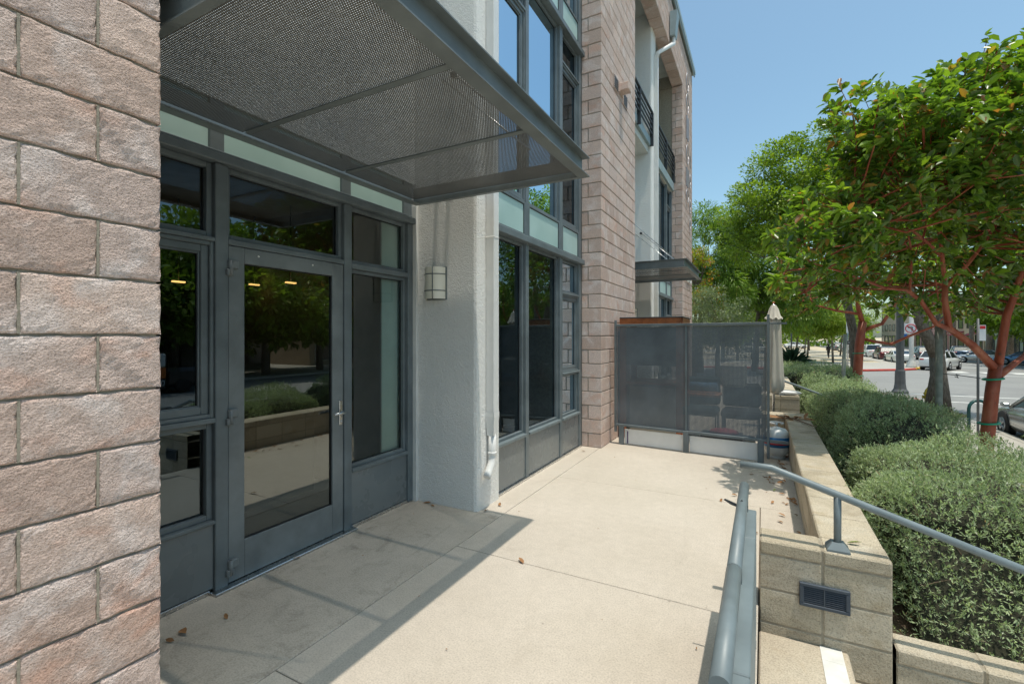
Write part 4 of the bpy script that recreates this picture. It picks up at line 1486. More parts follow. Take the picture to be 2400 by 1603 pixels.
tie(2.855, 9.01, 1.02, 0.105, 'green hose tie just under the fork of the near red tree')
tie(2.80, 8.985, 0.40, 0.11, 'green hose tie low on the trunk of the near red tree')
tie(2.61, 17.84, 1.1, 0.15, 'upper green tie on the second red tree')
tie(2.57, 17.815, 0.4, 0.155, 'lower green tie on the second red tree')
for pts, r, lab in (([(2.15, 8.52, -1.15), (2.15, 8.52, 1.79)], 0.042, 'grey-green wooden stake beside the near red tree'), ([(2.08, 17.23, -1.15), (2.2, 17.28, 1.68)], 0.055, 'leaning grey stake beside the second red tree')):
    s = MB().tube(pts, r, 10).build('tree_stake', 'old_stake', None, pts[0])
    tag(s, lab, 'stake', 'tree stakes')
wr = MB().tube([(2.2, 8.55, 1.10), (2.45, 8.75, 1.07), (2.69, 8.9, 1.03)], 0.006, 6).tube([(2.36, 8.68, 1.06), (2.4, 8.70, 1.04), (2.38, 8.71, 1.09), (2.44, 8.74, 1.07)], 0.006, 5).build('tie_wire', 'dark_metal', None, (2.4, 8.7, 1.05))
tag(wr, 'thin wire running from the wooden stake to the near red tree', 'wire')


# ------------------------------------------------------------------ hedges
def hedge(label, x0, x1, y0, y1, ztop, zbot, dens, leafL, per=9, seed=1, rnd=0.35, bulge=0.07, mat='hedge_leaf', wild=0.05, name='clipped_hedge', open_z=0.0, flare=0.0):
    t = thing(name, label, 'hedge', ((x0 + x1) / 2, (y0 + y1) / 2, zbot), 'clipped hedges beside the terrace')
    rng = np.random.default_rng(seed)
    cx, cy, cz = (x0 + x1) / 2, (y0 + y1) / 2, (ztop + zbot) / 2
    hx, hy, hz = (x1 - x0) / 2, (y1 - y0) / 2, (ztop - zbot) / 2
    areas = np.array([4 * hx * hy, 4 * hx * hz, 4 * hx * hz, 4 * hy * hz, 4 * hy * hz])
    N = int(areas.sum() * dens)
    face = rng.choice(5, N, p=areas / areas.sum())
    a = rng.uniform(-1, 1, N)
    b = rng.uniform(-1, 1, N)
    p = np.zeros((N, 3))
    top = face == 0
    p[top] = np.stack([a[top] * hx, b[top] * hy, np.full(top.sum(), hz)], 1)
    for f_, s in ((1, -1), (2, 1)):
        k = face == f_
        p[k] = np.stack([a[k] * hx, np.full(k.sum(), s * hy), b[k] * hz], 1)
    for f_, s in ((3, -1), (4, 1)):
        k = face == f_
        p[k] = np.stack([np.full(k.sum(), s * hx), a[k] * hy, b[k] * hz], 1)
    # round the edges: pull to an inset box plus radius
    r = rnd
    inner = np.clip(p, [-hx + r, -hy + r, -hz - 9], [hx - r, hy - r, hz - r])
    nrm = unit(p - inner + 1e-9)
    p = inner + nrm * r
    # lumpy surface
    q = p + np.array([cx, cy, cz])
    lump = (np.sin(q[:, 0] * 3.1 + seed) * np.sin(q[:, 1] * 2.3 + 1.3 * seed) + 0.6 * np.sin(q[:, 0] * 7.3) * np.sin(q[:, 1] * 6.1 + seed) + 0.5 * np.sin(q[:, 2] * 8 + q[:, 1] * 4)) * bulge
    depth = rng.random(N) ** 2 * 0.16
    q = q + nrm * (lump - depth)[:, None]
    wildm = rng.random(N) < wild
    q = q + nrm * np.where(wildm, rng.random(N) * 0.10, 0)[:, None]
    if open_z:
        # thin, woody skirt near the ground
        keep = (q[:, 2] > zbot + open_z) | (rng.random(N) < 0.35)
        q, nrm, N = q[keep], nrm[keep], int(keep.sum())
    if flare:
        hrel = np.clip((q[:, 2] - zbot) / (ztop - zbot), 0, 1)
        q[:, 1] -= flare * (1 - hrel) ** 1.2 * np.clip((cy - q[:, 1]) / hy, 0, 1) ** 2
        q[:, 0] -= 0.25 * flare * (1 - hrel) * np.clip((cx - q[:, 0]) / hx, 0, 1) ** 2 * 0
    ax = unit(nrm * 0.8 + np.array([[0, 0, 0.55]]) + rng.normal(0, 0.45, (N, 3)))
    base = np.repeat(q, per, 0)
    axr = np.repeat(ax, per, 0)
    k = len(base)
    al = rng.random((k, 1))
    rad = unit(np.cross(axr, rng.normal(size=(k, 3))))
    d = unit(rad * (1 - 0.5 * al) + axr * (0.35 + al))
    base = base + axr * (al - 0.5) * leafL * 2.2
    ln = leafL * rng.uniform(0.6, 1.25, k)
    wd = ln * rng.uniform(0.20, 0.32, k)
    v, f, qn = leaves(base, d, ln, wd, rng, 0.2, 0.0, 'dia')
    cl = np.repeat(np.clip(0.5 + 0.35 * np.sin(q[:, 0] * 4.7 + seed) * np.sin(q[:, 1] * 3.9) + rng.normal(0, 0.25, N), 0, 1), per)
    o = np_mesh('foliage', v, f, mat, t, tint_for(rng, k, qn, 0.045, cl))
    o['kind'] = 'stuff'
    # woody heart
    m = MB()
    g = 0.17
    m.box(x0 + g, x1 - g, y0 + g, y1 - g, zbot - 0.02, ztop - g, 0.12)
    if flare:
        m.prism([(y0 + g - flare * 0.85, zbot - 0.02), (y0 + g + 0.1, zbot - 0.02), (y0 + g + 0.1, ztop - g - 0.2), (y0 + g - flare * 0.3, zbot + 0.35)], x0 + g, x1 - g, 'X')
    m.build('woody_heart', 'twig_core', t)
    # twigs
    m = MB()
    rr = random.Random(seed)
    nt = int(min(260, areas.sum() * 18 * min(1, dens / 700)))
    idx = rng.choice(N, nt)
    for i in idx:
        e = q[i] + ax[i] * rr.uniform(0.0, 0.07)
        s = q[i] - ax[i] * 0.15 + np.array([rr.uniform(-0.06, 0.06), rr.uniform(-0.06, 0.06), -0.08])
        m.tube([tuple(s), tuple((s + e) / 2 + np.array([rr.uniform(-.015, .015)] * 3)), tuple(e)], [0.004, 0.003, 0.0015], 4, False)
    if m.v:
        tw = m.build('twigs', 'dry_twig', t)
        tw['kind'] = 'stuff'
    return t


hedge('big near grey-green hedge filling the lower right behind the handrail', 0.68, 1.98, 3.98, 5.85, 0.66, -0.22, 1500, 0.026, 9, 21, 0.42, 0.085, open_z=0.10, flare=0.55)
hedge('second grey-green hedge directly behind the big near one', 0.72, 1.98, 6.0, 9.1, 0.80, -0.22, 1000, 0.03, 8, 22, 0.46, 0.09)
hedge('third hedge beyond the far handrail under the second red tree', 0.98, 2.30, 11.3, 15.8, 0.48, -0.6, 480, 0.042, 8, 23, 0.45, 0.12)
hedge('distant flat-topped hedge beneath the spiky dark plant', 0.15, 2.7, 17.4, 21.5, 0.55, -1.1, 260, 0.055, 7, 24, 0.35, 0.08)
tag(MB().box(0.62, 1.90, 3.36, 9.2, -1.1, -0.24).box(0.66, 2.4, 11.19, 16.4, -1.1, -0.6).build('planting_bed', 'soil'), kind='structure')

# ------------------------------------------------------------------ ground, street
ZR = ZS - 0.15
tag(MB().quad((-700, -700, ZR - 0.06), (900, -700, ZR - 0.06), (900, 1100, ZR - 0.06), (-700, 1100, ZR - 0.06)).build('ground', 'plaza_gravel'), kind='structure')
rd = tag(MB().quad((6.2, -80, ZR), (24.2, -80, ZR), (24.2, 420, ZR), (6.2, 420, ZR)).build('road', 'asphalt'), kind='structure')
tag(MB().quad((-120, 29.5, ZR + 0.003), (6.21, 29.5, ZR + 0.003), (6.21, 54, ZR + 0.003), (-120, 54, ZR + 0.003)).build('cross_street', 'asphalt'), kind='structure')
sw = tag(MB().box(2.06, 5.95, -60, 28.6, ZR - 0.3, ZS - 0.012).box(-25, 2.05, 16.45, 28.6, ZR - 0.3, ZS - 0.012).build('sidewalk', 'soil'), kind='structure')
yy = -6.0
rr = random.Random(5)
while yy < 28.5:
    for xa, xb in ((2.07, 3.95), (3.95, 5.95)):
        if yy > 2:
            MB().box(xa + 0.004, xb - 0.004, yy + 0.004, min(28.6, yy + 1.5) - 0.004, ZR - 0.1, ZS, 0.004).build('paving_slab', 'sidewalk_concrete', sw)
    yy += 1.5
MB().box(2.07, 5.95, -60, -6.0, ZR - 0.1, ZS).box(2.07, 5.95, -6.0, 3.0, ZR - 0.1, ZS - 0.002).build('paving_field', 'sidewalk_concrete', sw)
MB().box(-24, 2.04, 22.5, 28.6, ZR - 0.1, ZS).build('paving_field', 'sidewalk_concrete', sw)
MB().box(-24, 2.04, 16.46, 22.48, ZR - 0.1, ZS + 0.05).build('planting_strip', 'mulch', sw)
kb = tag(MB().box(5.96, 6.2, -60, 26.5, ZR - 0.2, ZS, 0.02).build('kerb', 'sidewalk_concrete'), kind='structure')
MB().tube([(6.08, 26.5, ZS - 0.12), (5.9, 28.0, ZS - 0.12), (5.2, 28.75, ZS - 0.12), (-25, 28.75, ZS - 0.12)], 0.12, 8).build('kerb_corner', 'red_kerb', kb)
mu = MB()
mu.lathe([(1.1, ZS + 0.004), (0.7, ZS + 0.05), (0.3, ZS + 0.10), (0.05, ZS + 0.12)], (5.25, 22.1, 0), 18)
tag(mu.build('mulch_ring', 'mulch'), kind='structure')

plaza_out = [(-120, 46.0), (4.8, 46.9), (7.5, 48.3), (10.2, 50.4), (11.6, 52.2), (12.5, 54.5), (12.8, 60), (12.8, 400), (-120, 400)]
tag(MB().prism(plaza_out, ZR - 0.3, ZS, 'Z').build('plaza', 'plaza_gravel'), kind='structure')
pv = MB().prism([(-120, 46.1), (4.8, 47.0), (7.5, 48.4), (10.1, 50.5), (11.5, 52.3), (12.4, 54.5), (12.6, 60), (12.6, 90), (11.2, 90), (11.0, 62), (-120, 56)], ZS - 0.1, ZS + 0.01, 'Z')
for i in range(5):
    pv.box(-20, 10.9, 66 + i * 9, 69 + i * 9, ZS - 0.1, ZS + 0.012)
tag(pv.build('plaza_path', 'sidewalk_concrete'), kind='structure')
ko = plaza_out[1:7]
tag(MB().tube([(x, y, ZS - 0.10) for x, y in [(-40, 46.4)] + ko[:4]], 0.13, 8).build('red_kerb_line', 'red_kerb'), kind='structure')
tag(MB().tube([(x, y, ZS - 0.10) for x, y in ko[3:5]] + [(12.4, 54.2, ZS - 0.1)], 0.132, 8).build('yellow_kerb_line', 'yellow_kerb'), kind='structure')
mk = MB()
for i in range(6):
    mk.box(13.6 + i * 1.8, 14.5 + i * 1.8, 50.0, 51.6, ZR + 0.001, ZR + 0.006)
mk.box(13.2, 24, 47.2, 47.45, ZR + 0.001, ZR + 0.006).box(13.2, 24, 58.5, 58.8, ZR + 0.001, ZR + 0.006)
mk.box(6.6, 15, 27.5, 27.72, ZR + 0.001, ZR + 0.006).box(6.6, 15, 30.4, 30.62, ZR + 0.001, ZR + 0.006)
mk.box(15.0, 15.12, -60, 27, ZR + 0.001, ZR + 0.006).box(19.2, 19.34, 60, 260, ZR + 0.001, ZR + 0.006)
mk.box(16.4, 16.55, 60, 260, ZR + 0.001, ZR + 0.006)
m_ = mk.build('road_marking', 'road_paint', rd)
fs = tag(MB().box(24.2, 70, -80, 300, ZR - 0.3, ZS, 0.02).build('far_sidewalk', 'sidewalk_concrete'), kind='structure')


# ------------------------------------------------------------------ trees
def tree(name, label, group, trunk, radii, E, n_cl, per, leafL, W, mat, bark='grey_bark', seed=1, cl_r=0.45, nb=40, shape='dia', odd=0.04, droop=0.0, cat='tree', br=0.03):
    b0 = trunk[0][0]
    t = thing(name, label, cat, b0, group)
    rng = np.random.default_rng(seed)
    m = MB()
    for l, r in zip(trunk, radii):
        m.tube(l, r, 10, True)
    cen = in_ellipsoids(rng, E, n_cl, 0.72, 0.12)
    lim = []
    for l in trunk:
        for a, b in zip(l[:-1], l[1:]):
            a, b = np.array(a), np.array(b)
            if len(trunk) == 1 and a[2] < b0[2] + 0.5 * (l[-1][2] - b0[2]): continue
            for s in (0.0, 0.5): lim.append(tuple(a + (b - a) * s))
        lim.append(tuple(l[-1]))
    if nb:
        branch_net(m, [lim], cen[rng.choice(len(cen), min(nb, len(cen)), replace=False)], br, 0.006, 4)
    m.build('trunk', bark, t)
    cc = np.mean([np.array(c) for c, _ in E], axis=0)
    n = len(cen) * per
    base = np.repeat(cen, per, 0)
    dirn = ball(rng, n)
    size = np.repeat(rng.uniform(0.7, 1.25, len(cen)), per)[:, None]
    off = dirn * cl_r * size * (0.35 + 0.65 * rng.random((n, 1)) ** 0.5)
    off[:, 2] *= 0.8
    base = base + off
    d = unit(dirn * 0.9 + 0.3 * unit(base - cc) + rng.normal(0, 0.45, (n, 3)) + np.array([[0, 0, -droop]]))
    ln = leafL * rng.uniform(0.6, 1.3, n)
    v, f, q = leaves(base, d, ln, ln * W, rng, 0.2, 0.1, shape)
    cl = np.repeat(rng.random(len(cen)), per)
    o = np_mesh('crown', v, f, mat, t, tint_for(rng, n, q, odd, cl))
    o['kind'] = 'stuff'
    return t


tree('street_tree', 'grey-barked street tree with a leaning forked trunk by the yellow hydrant', 'street trees',
     [[(5.69, 22.66, ZS), (5.71, 22.67, 0.17), (5.65, 22.63, 0.96)], [(5.66, 22.63, 0.8), (5.16, 22.37, 2.06), (4.85, 22.1, 3.0), (4.59, 21.73, 3.91), (4.2, 21.5, 5.2)], [(5.71, 22.67, 0.8), (5.82, 22.84, 2.06), (5.89, 22.88, 3.64), (6.1, 23, 5.5)]],
     [[0.42, 0.25, 0.23], [0.2, 0.18, 0.16, 0.13, 0.07], [0.18, 0.16, 0.13, 0.07]],
     [((5.6, 22.4, 7.2), (3.2, 3.2, 2.2)), ((3.8, 21.6, 6.6), (2.0, 2.0, 1.6))], 90, 420, 0.14, 0.55, 'camphor_leaf', seed=31, cl_r=0.85, nb=60, br=0.05)
tree('street_tree', 'broad dark green tree rising behind the left side of the red-barked trees', 'street trees',
     [[(3.6, 25.0, ZS), (3.5, 24.9, 1.5), (3.0, 24.6, 4.2), (2.0, 24.0, 6.5)]], [[0.22, 0.17, 0.15, 0.08]],
     [((1.6, 23.7, 8.4), (2.3, 2.2, 1.8)), ((0.2, 23.0, 7.2), (1.5, 1.5, 1.2)), ((3.4, 24.0, 8.0), (2.2, 2.0, 1.9)), ((0.1, 23.0, 5.7), (1.5, 1.4, 0.7)), ((-0.5, 22.6, 6.6), (1.0, 1.0, 1.0))], 125, 430, 0.125, 0.55, 'camphor_leaf', seed=32, cl_r=0.68, nb=70, br=0.05)
tree('feathery_tree', 'light green feathery tree behind the green street lamp', 'feathery trees beyond the building',
     [[(-0.6, 42.0, ZS), (-0.4, 42, 2), (-0.2, 42, 5)]], [[0.25, 0.2, 0.1]],
     [((0.0, 42.0, 7.0), (3.4, 3.0, 2.9)), ((1.8, 41.5, 4.8), (2.2, 2.2, 2.4)), ((-1.6, 42.0, 5.0), (2.2, 2, 1.9))], 80, 330, 0.40, 0.2, 'feather_leaf', seed=33, cl_r=1.0, nb=50, droop=0.5)
tree('feathery_tree', 'tall light green feathery tree beside the far end of the building', 'feathery trees beyond the building',
     [[(-4.2, 38.0, ZS), (-4.2, 38, 2), (-4.0, 38, 6)]], [[0.25, 0.2, 0.1]],
     [((-3.8, 38.0, 8.3), (3.0, 2.6, 2.7)), ((-2.2, 38.0, 6.3), (2.2, 2.0, 2.0)), ((-5.0, 38, 5.5), (2.4, 2, 2.5))], 75, 330, 0.38, 0.2, 'feather_leaf', seed=34, cl_r=0.95, nb=50, droop=0.4)
tree('turning_tree', 'narrow yellow-green tree with orange tips next to the building corner', 'feathery trees beyond the building',
     [[(-2.9, 24.0, ZS), (-2.9, 24, 1.5), (-2.8, 24, 4)]], [[0.12, 0.1, 0.05]],
     [((-2.75, 24.0, 4.2), (0.75, 0.8, 1.7)), ((-2.4, 24.0, 3.2), (0.7, 0.7, 1.0))], 36, 170, 0.11, 0.5, 'turning_leaf', seed=35, cl_r=0.34, nb=30, odd=0.16)
tree('olive_shrub', 'rounded silvery grey-green shrub behind the left part of the screen', None,
     [[(-1.7, 21.5, ZS), (-1.7, 21.5, 0.6), (-1.6, 21.5, 2.2)]], [[0.12, 0.1, 0.05]],
     [((-1.65, 21.5, 2.55), (1.25, 1.2, 1.25)), ((-2.3, 21.4, 2.0), (0.9, 0.9, 0.9)), ((-1.0, 21.6, 1.8), (1.0, 0.9, 0.9))], 90, 200, 0.09, 0.36, 'olive_leaf', seed=36, cl_r=0.36, nb=60, cat='shrub', br=0.014)
# slim trees of the gravel plaza, each its own
pk = [(3.2, 61, 6.4), (6.4, 58.5, 6.0), (9.2, 66, 6.6), (5.2, 73, 7.0), (9.6, 80, 7.2), (6.0, 90, 7.0), (0.6, 68, 6.6), (-2.6, 60, 6.2), (10.0, 97, 7.5), (1.5, 88, 7.4), (-4.5, 76, 7.0), (8.0, 108, 8.0)]
ords = ['first', 'second', 'third', 'fourth', 'fifth', 'sixth', 'seventh', 'eighth', 'ninth', 'tenth', 'eleventh', 'twelfth']
pk.sort(key=lambda p: p[0] / p[1])
for i, (x, y, h) in enumerate(pk):
    rr = random.Random(100 + i)
    lx = rr.uniform(-0.4, 0.4)
    tree('plaza_tree', 'slim yellow-green plaza tree beyond the cross street, %s from the left of the twelve' % ords[i], 'slim trees on the gravel plaza',
         [[(x, y, ZS), (x + lx * 0.4, y, 0.8), (x + lx, y, 2.6), (x + lx * 1.2, y, 4.2)]], [[0.11, 0.09, 0.07, 0.03]],
         [((x + lx, y, h * 0.62), (2.2, 2.2, h * 0.25)), ((x + lx + rr.uniform(-1.4, 1.4), y + rr.uniform(-1, 1), h * 0.5), (1.7, 1.7, 1.2)), ((x + lx + rr.uniform(-1.4, 1.4), y, h * 0.42), (1.5, 1.5, 0.8))],
         48, 150, 0.36, 0.28, 'park_leaf', seed=200 + i, cl_r=0.8, nb=24, droop=0.3, br=0.025)
# trees across the street (seen in the window reflections)
for i, (x, y, h, lab) in enumerate(((26.5, 6, 9, 'broad tree across the street, reflected in the casement window'), (26.5, 16, 10, 'broad tree across the street, reflected in the door transom'), (26.5, 27, 9, 'broad tree across the street near the crossing'), (26.5, 40, 9, 'broad tree across the street beyond the crossing'), (25.5, 10.8, 7, 'lower tree across the street between two broad ones'), (25.5, 21.5, 7, 'lower tree across the street, reflected low in the door'), (25.8, 51, 8, 'leafy tree across the street before the shops, nearest of three'), (25.8, 60, 8.5, 'leafy tree across the street before the shops, middle of three'), (25.7, 70, 8, 'leafy tree across the street before the shops, farthest of three'))):
    tree('street_tree', lab, 'trees across the street', [[(x, y, ZS), (x, y, 2), (x, y, 5)]], [[0.3, 0.25, 0.12]],
         [((x, y, h * 0.62), (4.6, 4.6, h * 0.34)), ((x - 2, y + 2, h * 0.5), (3, 3, 2)), ((x, y, h * 0.4), (3.6, 3.6, 1.8))], 90, 180, 0.42, 0.55, 'camphor_leaf', seed=60 + i, cl_r=1.3, nb=40, br=0.06)
# far-off mass of trees closing the street
rng = np.random.default_rng(77)
n = 9000
bx_ = rng.uniform(-130, 26, n)
hz_ = 5.5 + 2.5 * np.sin(bx_ * 0.13) + 1.6 * np.sin(bx_ * 0.41 + 1)
base = np.stack([bx_, rng.uniform(150, 170, n), ZS + rng.random(n) * hz_], 1)
v, f, q = leaves(base, ball(rng, n), rng.uniform(0.9, 1.9, n), rng.uniform(0.6, 1.2, n), rng, 0.2, 0.1, 'dia')
o = np_mesh('far_wood', v, f, 'camphor_leaf', None, tint_for(rng, n, q, 0.04))
tag(o, 'far line of trees closing the view down the street', 'trees', kind='stuff')

# spiky dark plant and low oval hedge near the crossing
ag = thing('spiky_plant', 'dark spiky rosette plant beside the closed umbrella', 'plant', (1.1, 25.5, ZS))
rng = np.random.default_rng(5)
n = 130
az = rng.uniform(0, 2 * np.pi, n)
el = rng.uniform(0.15, 1.4, n)
d = np.stack([np.cos(az) * np.cos(el), np.sin(az) * np.cos(el), np.sin(el)], 1)
bs = np.tile(np.array([[1.17, 25.5, 0.28]]), (n, 1)) + d * 0.1
v, f, q = leaves(bs, d, rng.uniform(0.75, 1.05, n), rng.uniform(0.08, 0.11, n), rng, 0.3, 0.12, 'hex')
np_mesh('blades', v, f, 'agave_leaf', ag, np.repeat(rng.random(n), q))
MB().tube([(1.17, 25.5, ZS), (1.17, 25.5, 0.32)], 0.14, 8).build('stem', 'grey_bark', ag)
hedge('low oval bright green hedge beyond the spiky plant', 1.2, 4.6, 33.0, 35.0, -0.35, ZS - 0.1, 160, 0.08, 6, 26, 0.4, 0.05, mat='feather_leaf')

# ------------------------------------------------------------------ street furniture
pmat('pole_grey', (0.105, 0.11, 0.115), 0.5, var=0.15)
pmat('pole_pale', (0.50, 0.50, 0.47), 0.6, var=0.12)
pmat('lamp_green', (0.012, 0.075, 0.07), 0.4)
pmat('lamp_globe', (0.62, 0.55, 0.40), 0.35)
pmat('sign_white', (0.75, 0.75, 0.75), 0.5, var=0.04)
pmat('sign_red', (0.55, 0.02, 0.025), 0.5)
pmat('sign_black', (0.015, 0.015, 0.016), 0.5)
pmat('sign_blue', (0.01, 0.10, 0.35), 0.5)
pmat('hydrant_yellow', (0.62, 0.42, 0.02), 0.5)

sp = thing('signal_pole', 'thick dark grey pole with a flared base at the street corner', 'pole', (5.92, 29.2, ZS))
MB().lathe([(0.34, 0), (0.34, 0.08), (0.26, 0.2), (0.22, 0.45), (0.205, 1.05), (0.20, 1.1), (0.165, 1.12), (0.15, 5.0), (0.12, 9.5)], (5.92, 29.2, ZS), 12, smooth=False).build('shaft', 'pole_grey', sp)
MB().box(5.98, 6.26, 29.0, 29.4, 3.0, 5.2, 0.03).build('signal_back', 'dark_metal', sp)
MB().tube([(5.92, 29.2, 6.2), (10.5, 31.0, 6.6)], 0.08, 8).build('mast_arm', 'pole_grey', sp)

np_ = thing('sign_post', 'pale post with a no left turn sign on the far corner', 'sign', (11.65, 53.55, ZS))
MB().lathe([(0.42, 0), (0.40, 0.1), (0.25, 0.5), (0.20, 0.6), (0.17, 1.0), (0.15, 8.0)], (11.65, 53.55, ZS), 12).build('post', 'pole_pale', np_)
sx, sy_, sz = 11.55, 53.3, 2.3
rotm = Matrix.Translation((sx, sy_, sz)) @ Matrix.Rotation(YAW * 0 + R(-12), 4, 'Z')
MB().box(-0.46, 0.46, -0.01, 0.01, -0.46, 0.46, 0.004, rotm).build('sign_plate', 'sign_white', np_)
ring = MB()
pts = [rotm @ Vector((0.36 * math.cos(a * math.pi / 14), -0.02, 0.36 * math.sin(a * math.pi / 14))) for a in range(29)]
ring.tube(pts, 0.035, 6)
ring.box(-0.35, 0.35, -0.028, -0.022, -0.03, 0.03, 0, rotm @ Matrix.Rotation(R(45), 4, 'Y'))
ring.build('prohibition_ring', 'sign_red', np_)
ar = MB()
ar.box(0.05, 0.13, -0.020, -0.012, -0.22, 0.08, 0, rotm).box(-0.10, 0.13, -0.020, -0.012, 0.081, 0.15, 0, rotm)
ar.add([rotm @ Vector(p) for p in ((-0.10, -0.016, 0.22), (-0.25, -0.016, 0.115), (-0.10, -0.016, 0.01))], [(0, 1, 2)])
ar.build('turn_arrow', 'sign_black', np_)

ow = thing('sign_post', 'slim steel post with a small one way plate behind the second red tree', 'sign', (6.16, 46.9, ZS + 0.01))
MB().tube([(6.16, 47.1, ZS), (6.16, 47.1, 3.6)], 0.05, 8).build('post', 'steel', ow)
MB().box(5.88, 6.44, 47.03, 47.045, 0.95, 1.25, 0).build('sign_plate', 'sign_black', ow)
text('ONE WAY', 0.13, (6.16, 47.02, 1.06), (R(90), 0, 0), 'sign_white', ow, 'lettering', 0.002)
MB().box(6.05, 6.27, 47.03, 47.04, 1.9, 3.4, 0).build('parking_plate', 'sign_white', ow)

bl = thing('street_sign', 'blue street sign plate by the no left turn sign', 'sign', (12.3, 60, ZS))
MB().tube([(12.3, 60, ZS), (12.3, 60, 2.1)], 0.05, 8).build('post', 'pole_grey', bl)
MB().box(11.95, 12.7, 59.93, 59.95, 1.5, 1.95).build('sign_plate', 'sign_blue', bl)

hy = thing('fire_hydrant', 'yellow fire hydrant half hidden behind the grey-barked tree', 'hydrant', (5.62, 23.55, ZS))
MB().lathe([(0.16, 0), (0.16, 0.05), (0.11, 0.08), (0.11, 0.5), (0.14, 0.53), (0.14, 0.57), (0.11, 0.6), (0.09, 0.70), (0.04, 0.76), (0.03, 0.8)], (5.62, 23.55, ZS), 14).build('barrel', 'hydrant_yellow', hy)
MB().lathe([(0.06, -0.17), (0.06, 0.17)], (5.62, 23.55, ZS + 0.42), 10, 'X').lathe([(0.07, -0.2), (0.07, 0)], (5.62, 23.55, ZS + 0.38), 10, 'Y').build('outlets', 'hydrant_yellow', hy)

br_ = thing('bike_rack', 'dark green U-shaped bike rack beside the near red trunk', 'bike rack', (5.27, 17.6, ZS))
MB().tube([(5.05, 17.5, ZS), (5.05, 17.5, ZS + 0.75)] + [(5.27 - 0.22 * math.cos(a * math.pi / 8), 17.5 + 0.1 * (1 - math.cos(a * math.pi / 8)), ZS + 0.75 + 0.24 * math.sin(a * math.pi / 8)) for a in range(1, 8)] + [(5.49, 17.7, ZS + 0.75), (5.49, 17.7, ZS)], 0.04, 10).build('hoop', 'lamp_green', br_)

ps = thing('parking_sign', 'slim grey pole with a red and white parking plate right of the wooden stake', 'sign', (5.15, 17.2, ZS))
MB().tube([(5.15, 17.2, ZS), (5.15, 17.2, 2.1)], 0.03, 10).build('post', 'pole_grey', ps)
MB().box(5.16, 5.29, 17.14, 17.15, 1.5, 1.92).build('sign_plate', 'sign_white', ps)
MB().box(5.17, 5.28, 17.132, 17.139, 1.82, 1.90).build('red_panel', 'sign_red', ps)

sl = thing('street_lamp', 'pale lamp post with a green shade above the silvery shrub', 'street lamp', (-2.71, 39.3, ZS))
MB().lathe([(0.2, 0), (0.16, 0.6), (0.14, 1.0), (0.12, 7.6)], (-2.71, 39.3, ZS), 12).build('post', 'pole_pale', sl)
MB().lathe([(0.15, 0), (0.17, 0.1), (0.17, 0.5), (0.1, 0.62), (0.03, 0.7)], (-2.71, 39.3, 6.2), 12).build('post_cap', 'lamp_green', sl)
MB().tube([(-2.6, 39.3, 6.9), (-2.4, 39.3, 7.05), (-2.2, 39.3, 6.9)], 0.05, 8).lathe([(0.06, 0.75), (0.10, 0.5), (0.12, 0.42), (0.28, 0.22), (0.30, 0.05), (0.27, 0.0)], (-2.2, 39.3, 6.15), 16).build('shade', 'lamp_green', sl)
MB().lathe([(0.26, 0.0), (0.25, -0.2), (0.16, -0.38), (0.05, -0.44)], (-2.2, 39.3, 6.14), 16).build('globe', 'lamp_globe', sl)
for i, (x, y) in enumerate(((2.6, 56.5), (9.6, 72), (-1.2, 64))):
    pl = thing('plaza_lamp', ['slim dark lamp post above the oval hedge', 'slim dark lamp post among the plaza trees toward the parked cars', 'slim dark lamp post right behind the closed umbrella'][i], 'lamp', (x, y, ZS), 'slim lamp posts on the plaza')
    MB().tube([(x, y, ZS), (x, y, 3.6)], 0.07, 8).build('post', 'dark_metal', pl)
    MB().lathe([(0.05, 0), (0.2, 0.05), (0.22, 0.3), (0.05, 0.5)], (x, y, 3.6), 10).build('lantern', 'pole_pale', pl)

# ------------------------------------------------------------------ cars
def paint(name, col, metal=0.3):
    k = NT(name)
    k.set(col, 0.25, metal, None, 0.5)
    k.bsdf.inputs['Coat Weight'].default_value = 0.6
    k.bsdf.inputs['Coat Roughness'].default_value = 0.05


paint('paint_white', (0.72, 0.72, 0.70), 0.0)
paint('paint_silver', (0.45, 0.46, 0.46), 0.6)
paint('paint_blue', (0.03, 0.06, 0.11), 0.4)
paint('paint_red', (0.28, 0.02, 0.025), 0.2)
paint('paint_maroon', (0.12, 0.02, 0.03), 0.3)
paint('paint_black', (0.02, 0.02, 0.022), 0.2)
paint('paint_grey', (0.14, 0.15, 0.16), 0.5)
paint('paint_sky', (0.10, 0.20, 0.32), 0.4)
pmat('car_dark_glass', (0.02, 0.026, 0.03), 0.12, var=0.0, spec=0.8)
pmat('truck_orange', (0.55, 0.14, 0.02), 0.4, var=0.5, vscale=3)
pmat('tail_red', (0.45, 0.01, 0.01), 0.3)
pmat('head_clear', (0.75, 0.77, 0.78), 0.15)
pmat('tyre', (0.02, 0.02, 0.02), 0.8)
pmat('wheel_rim', (0.42, 0.43, 0.44), 0.35, metal=0.8)

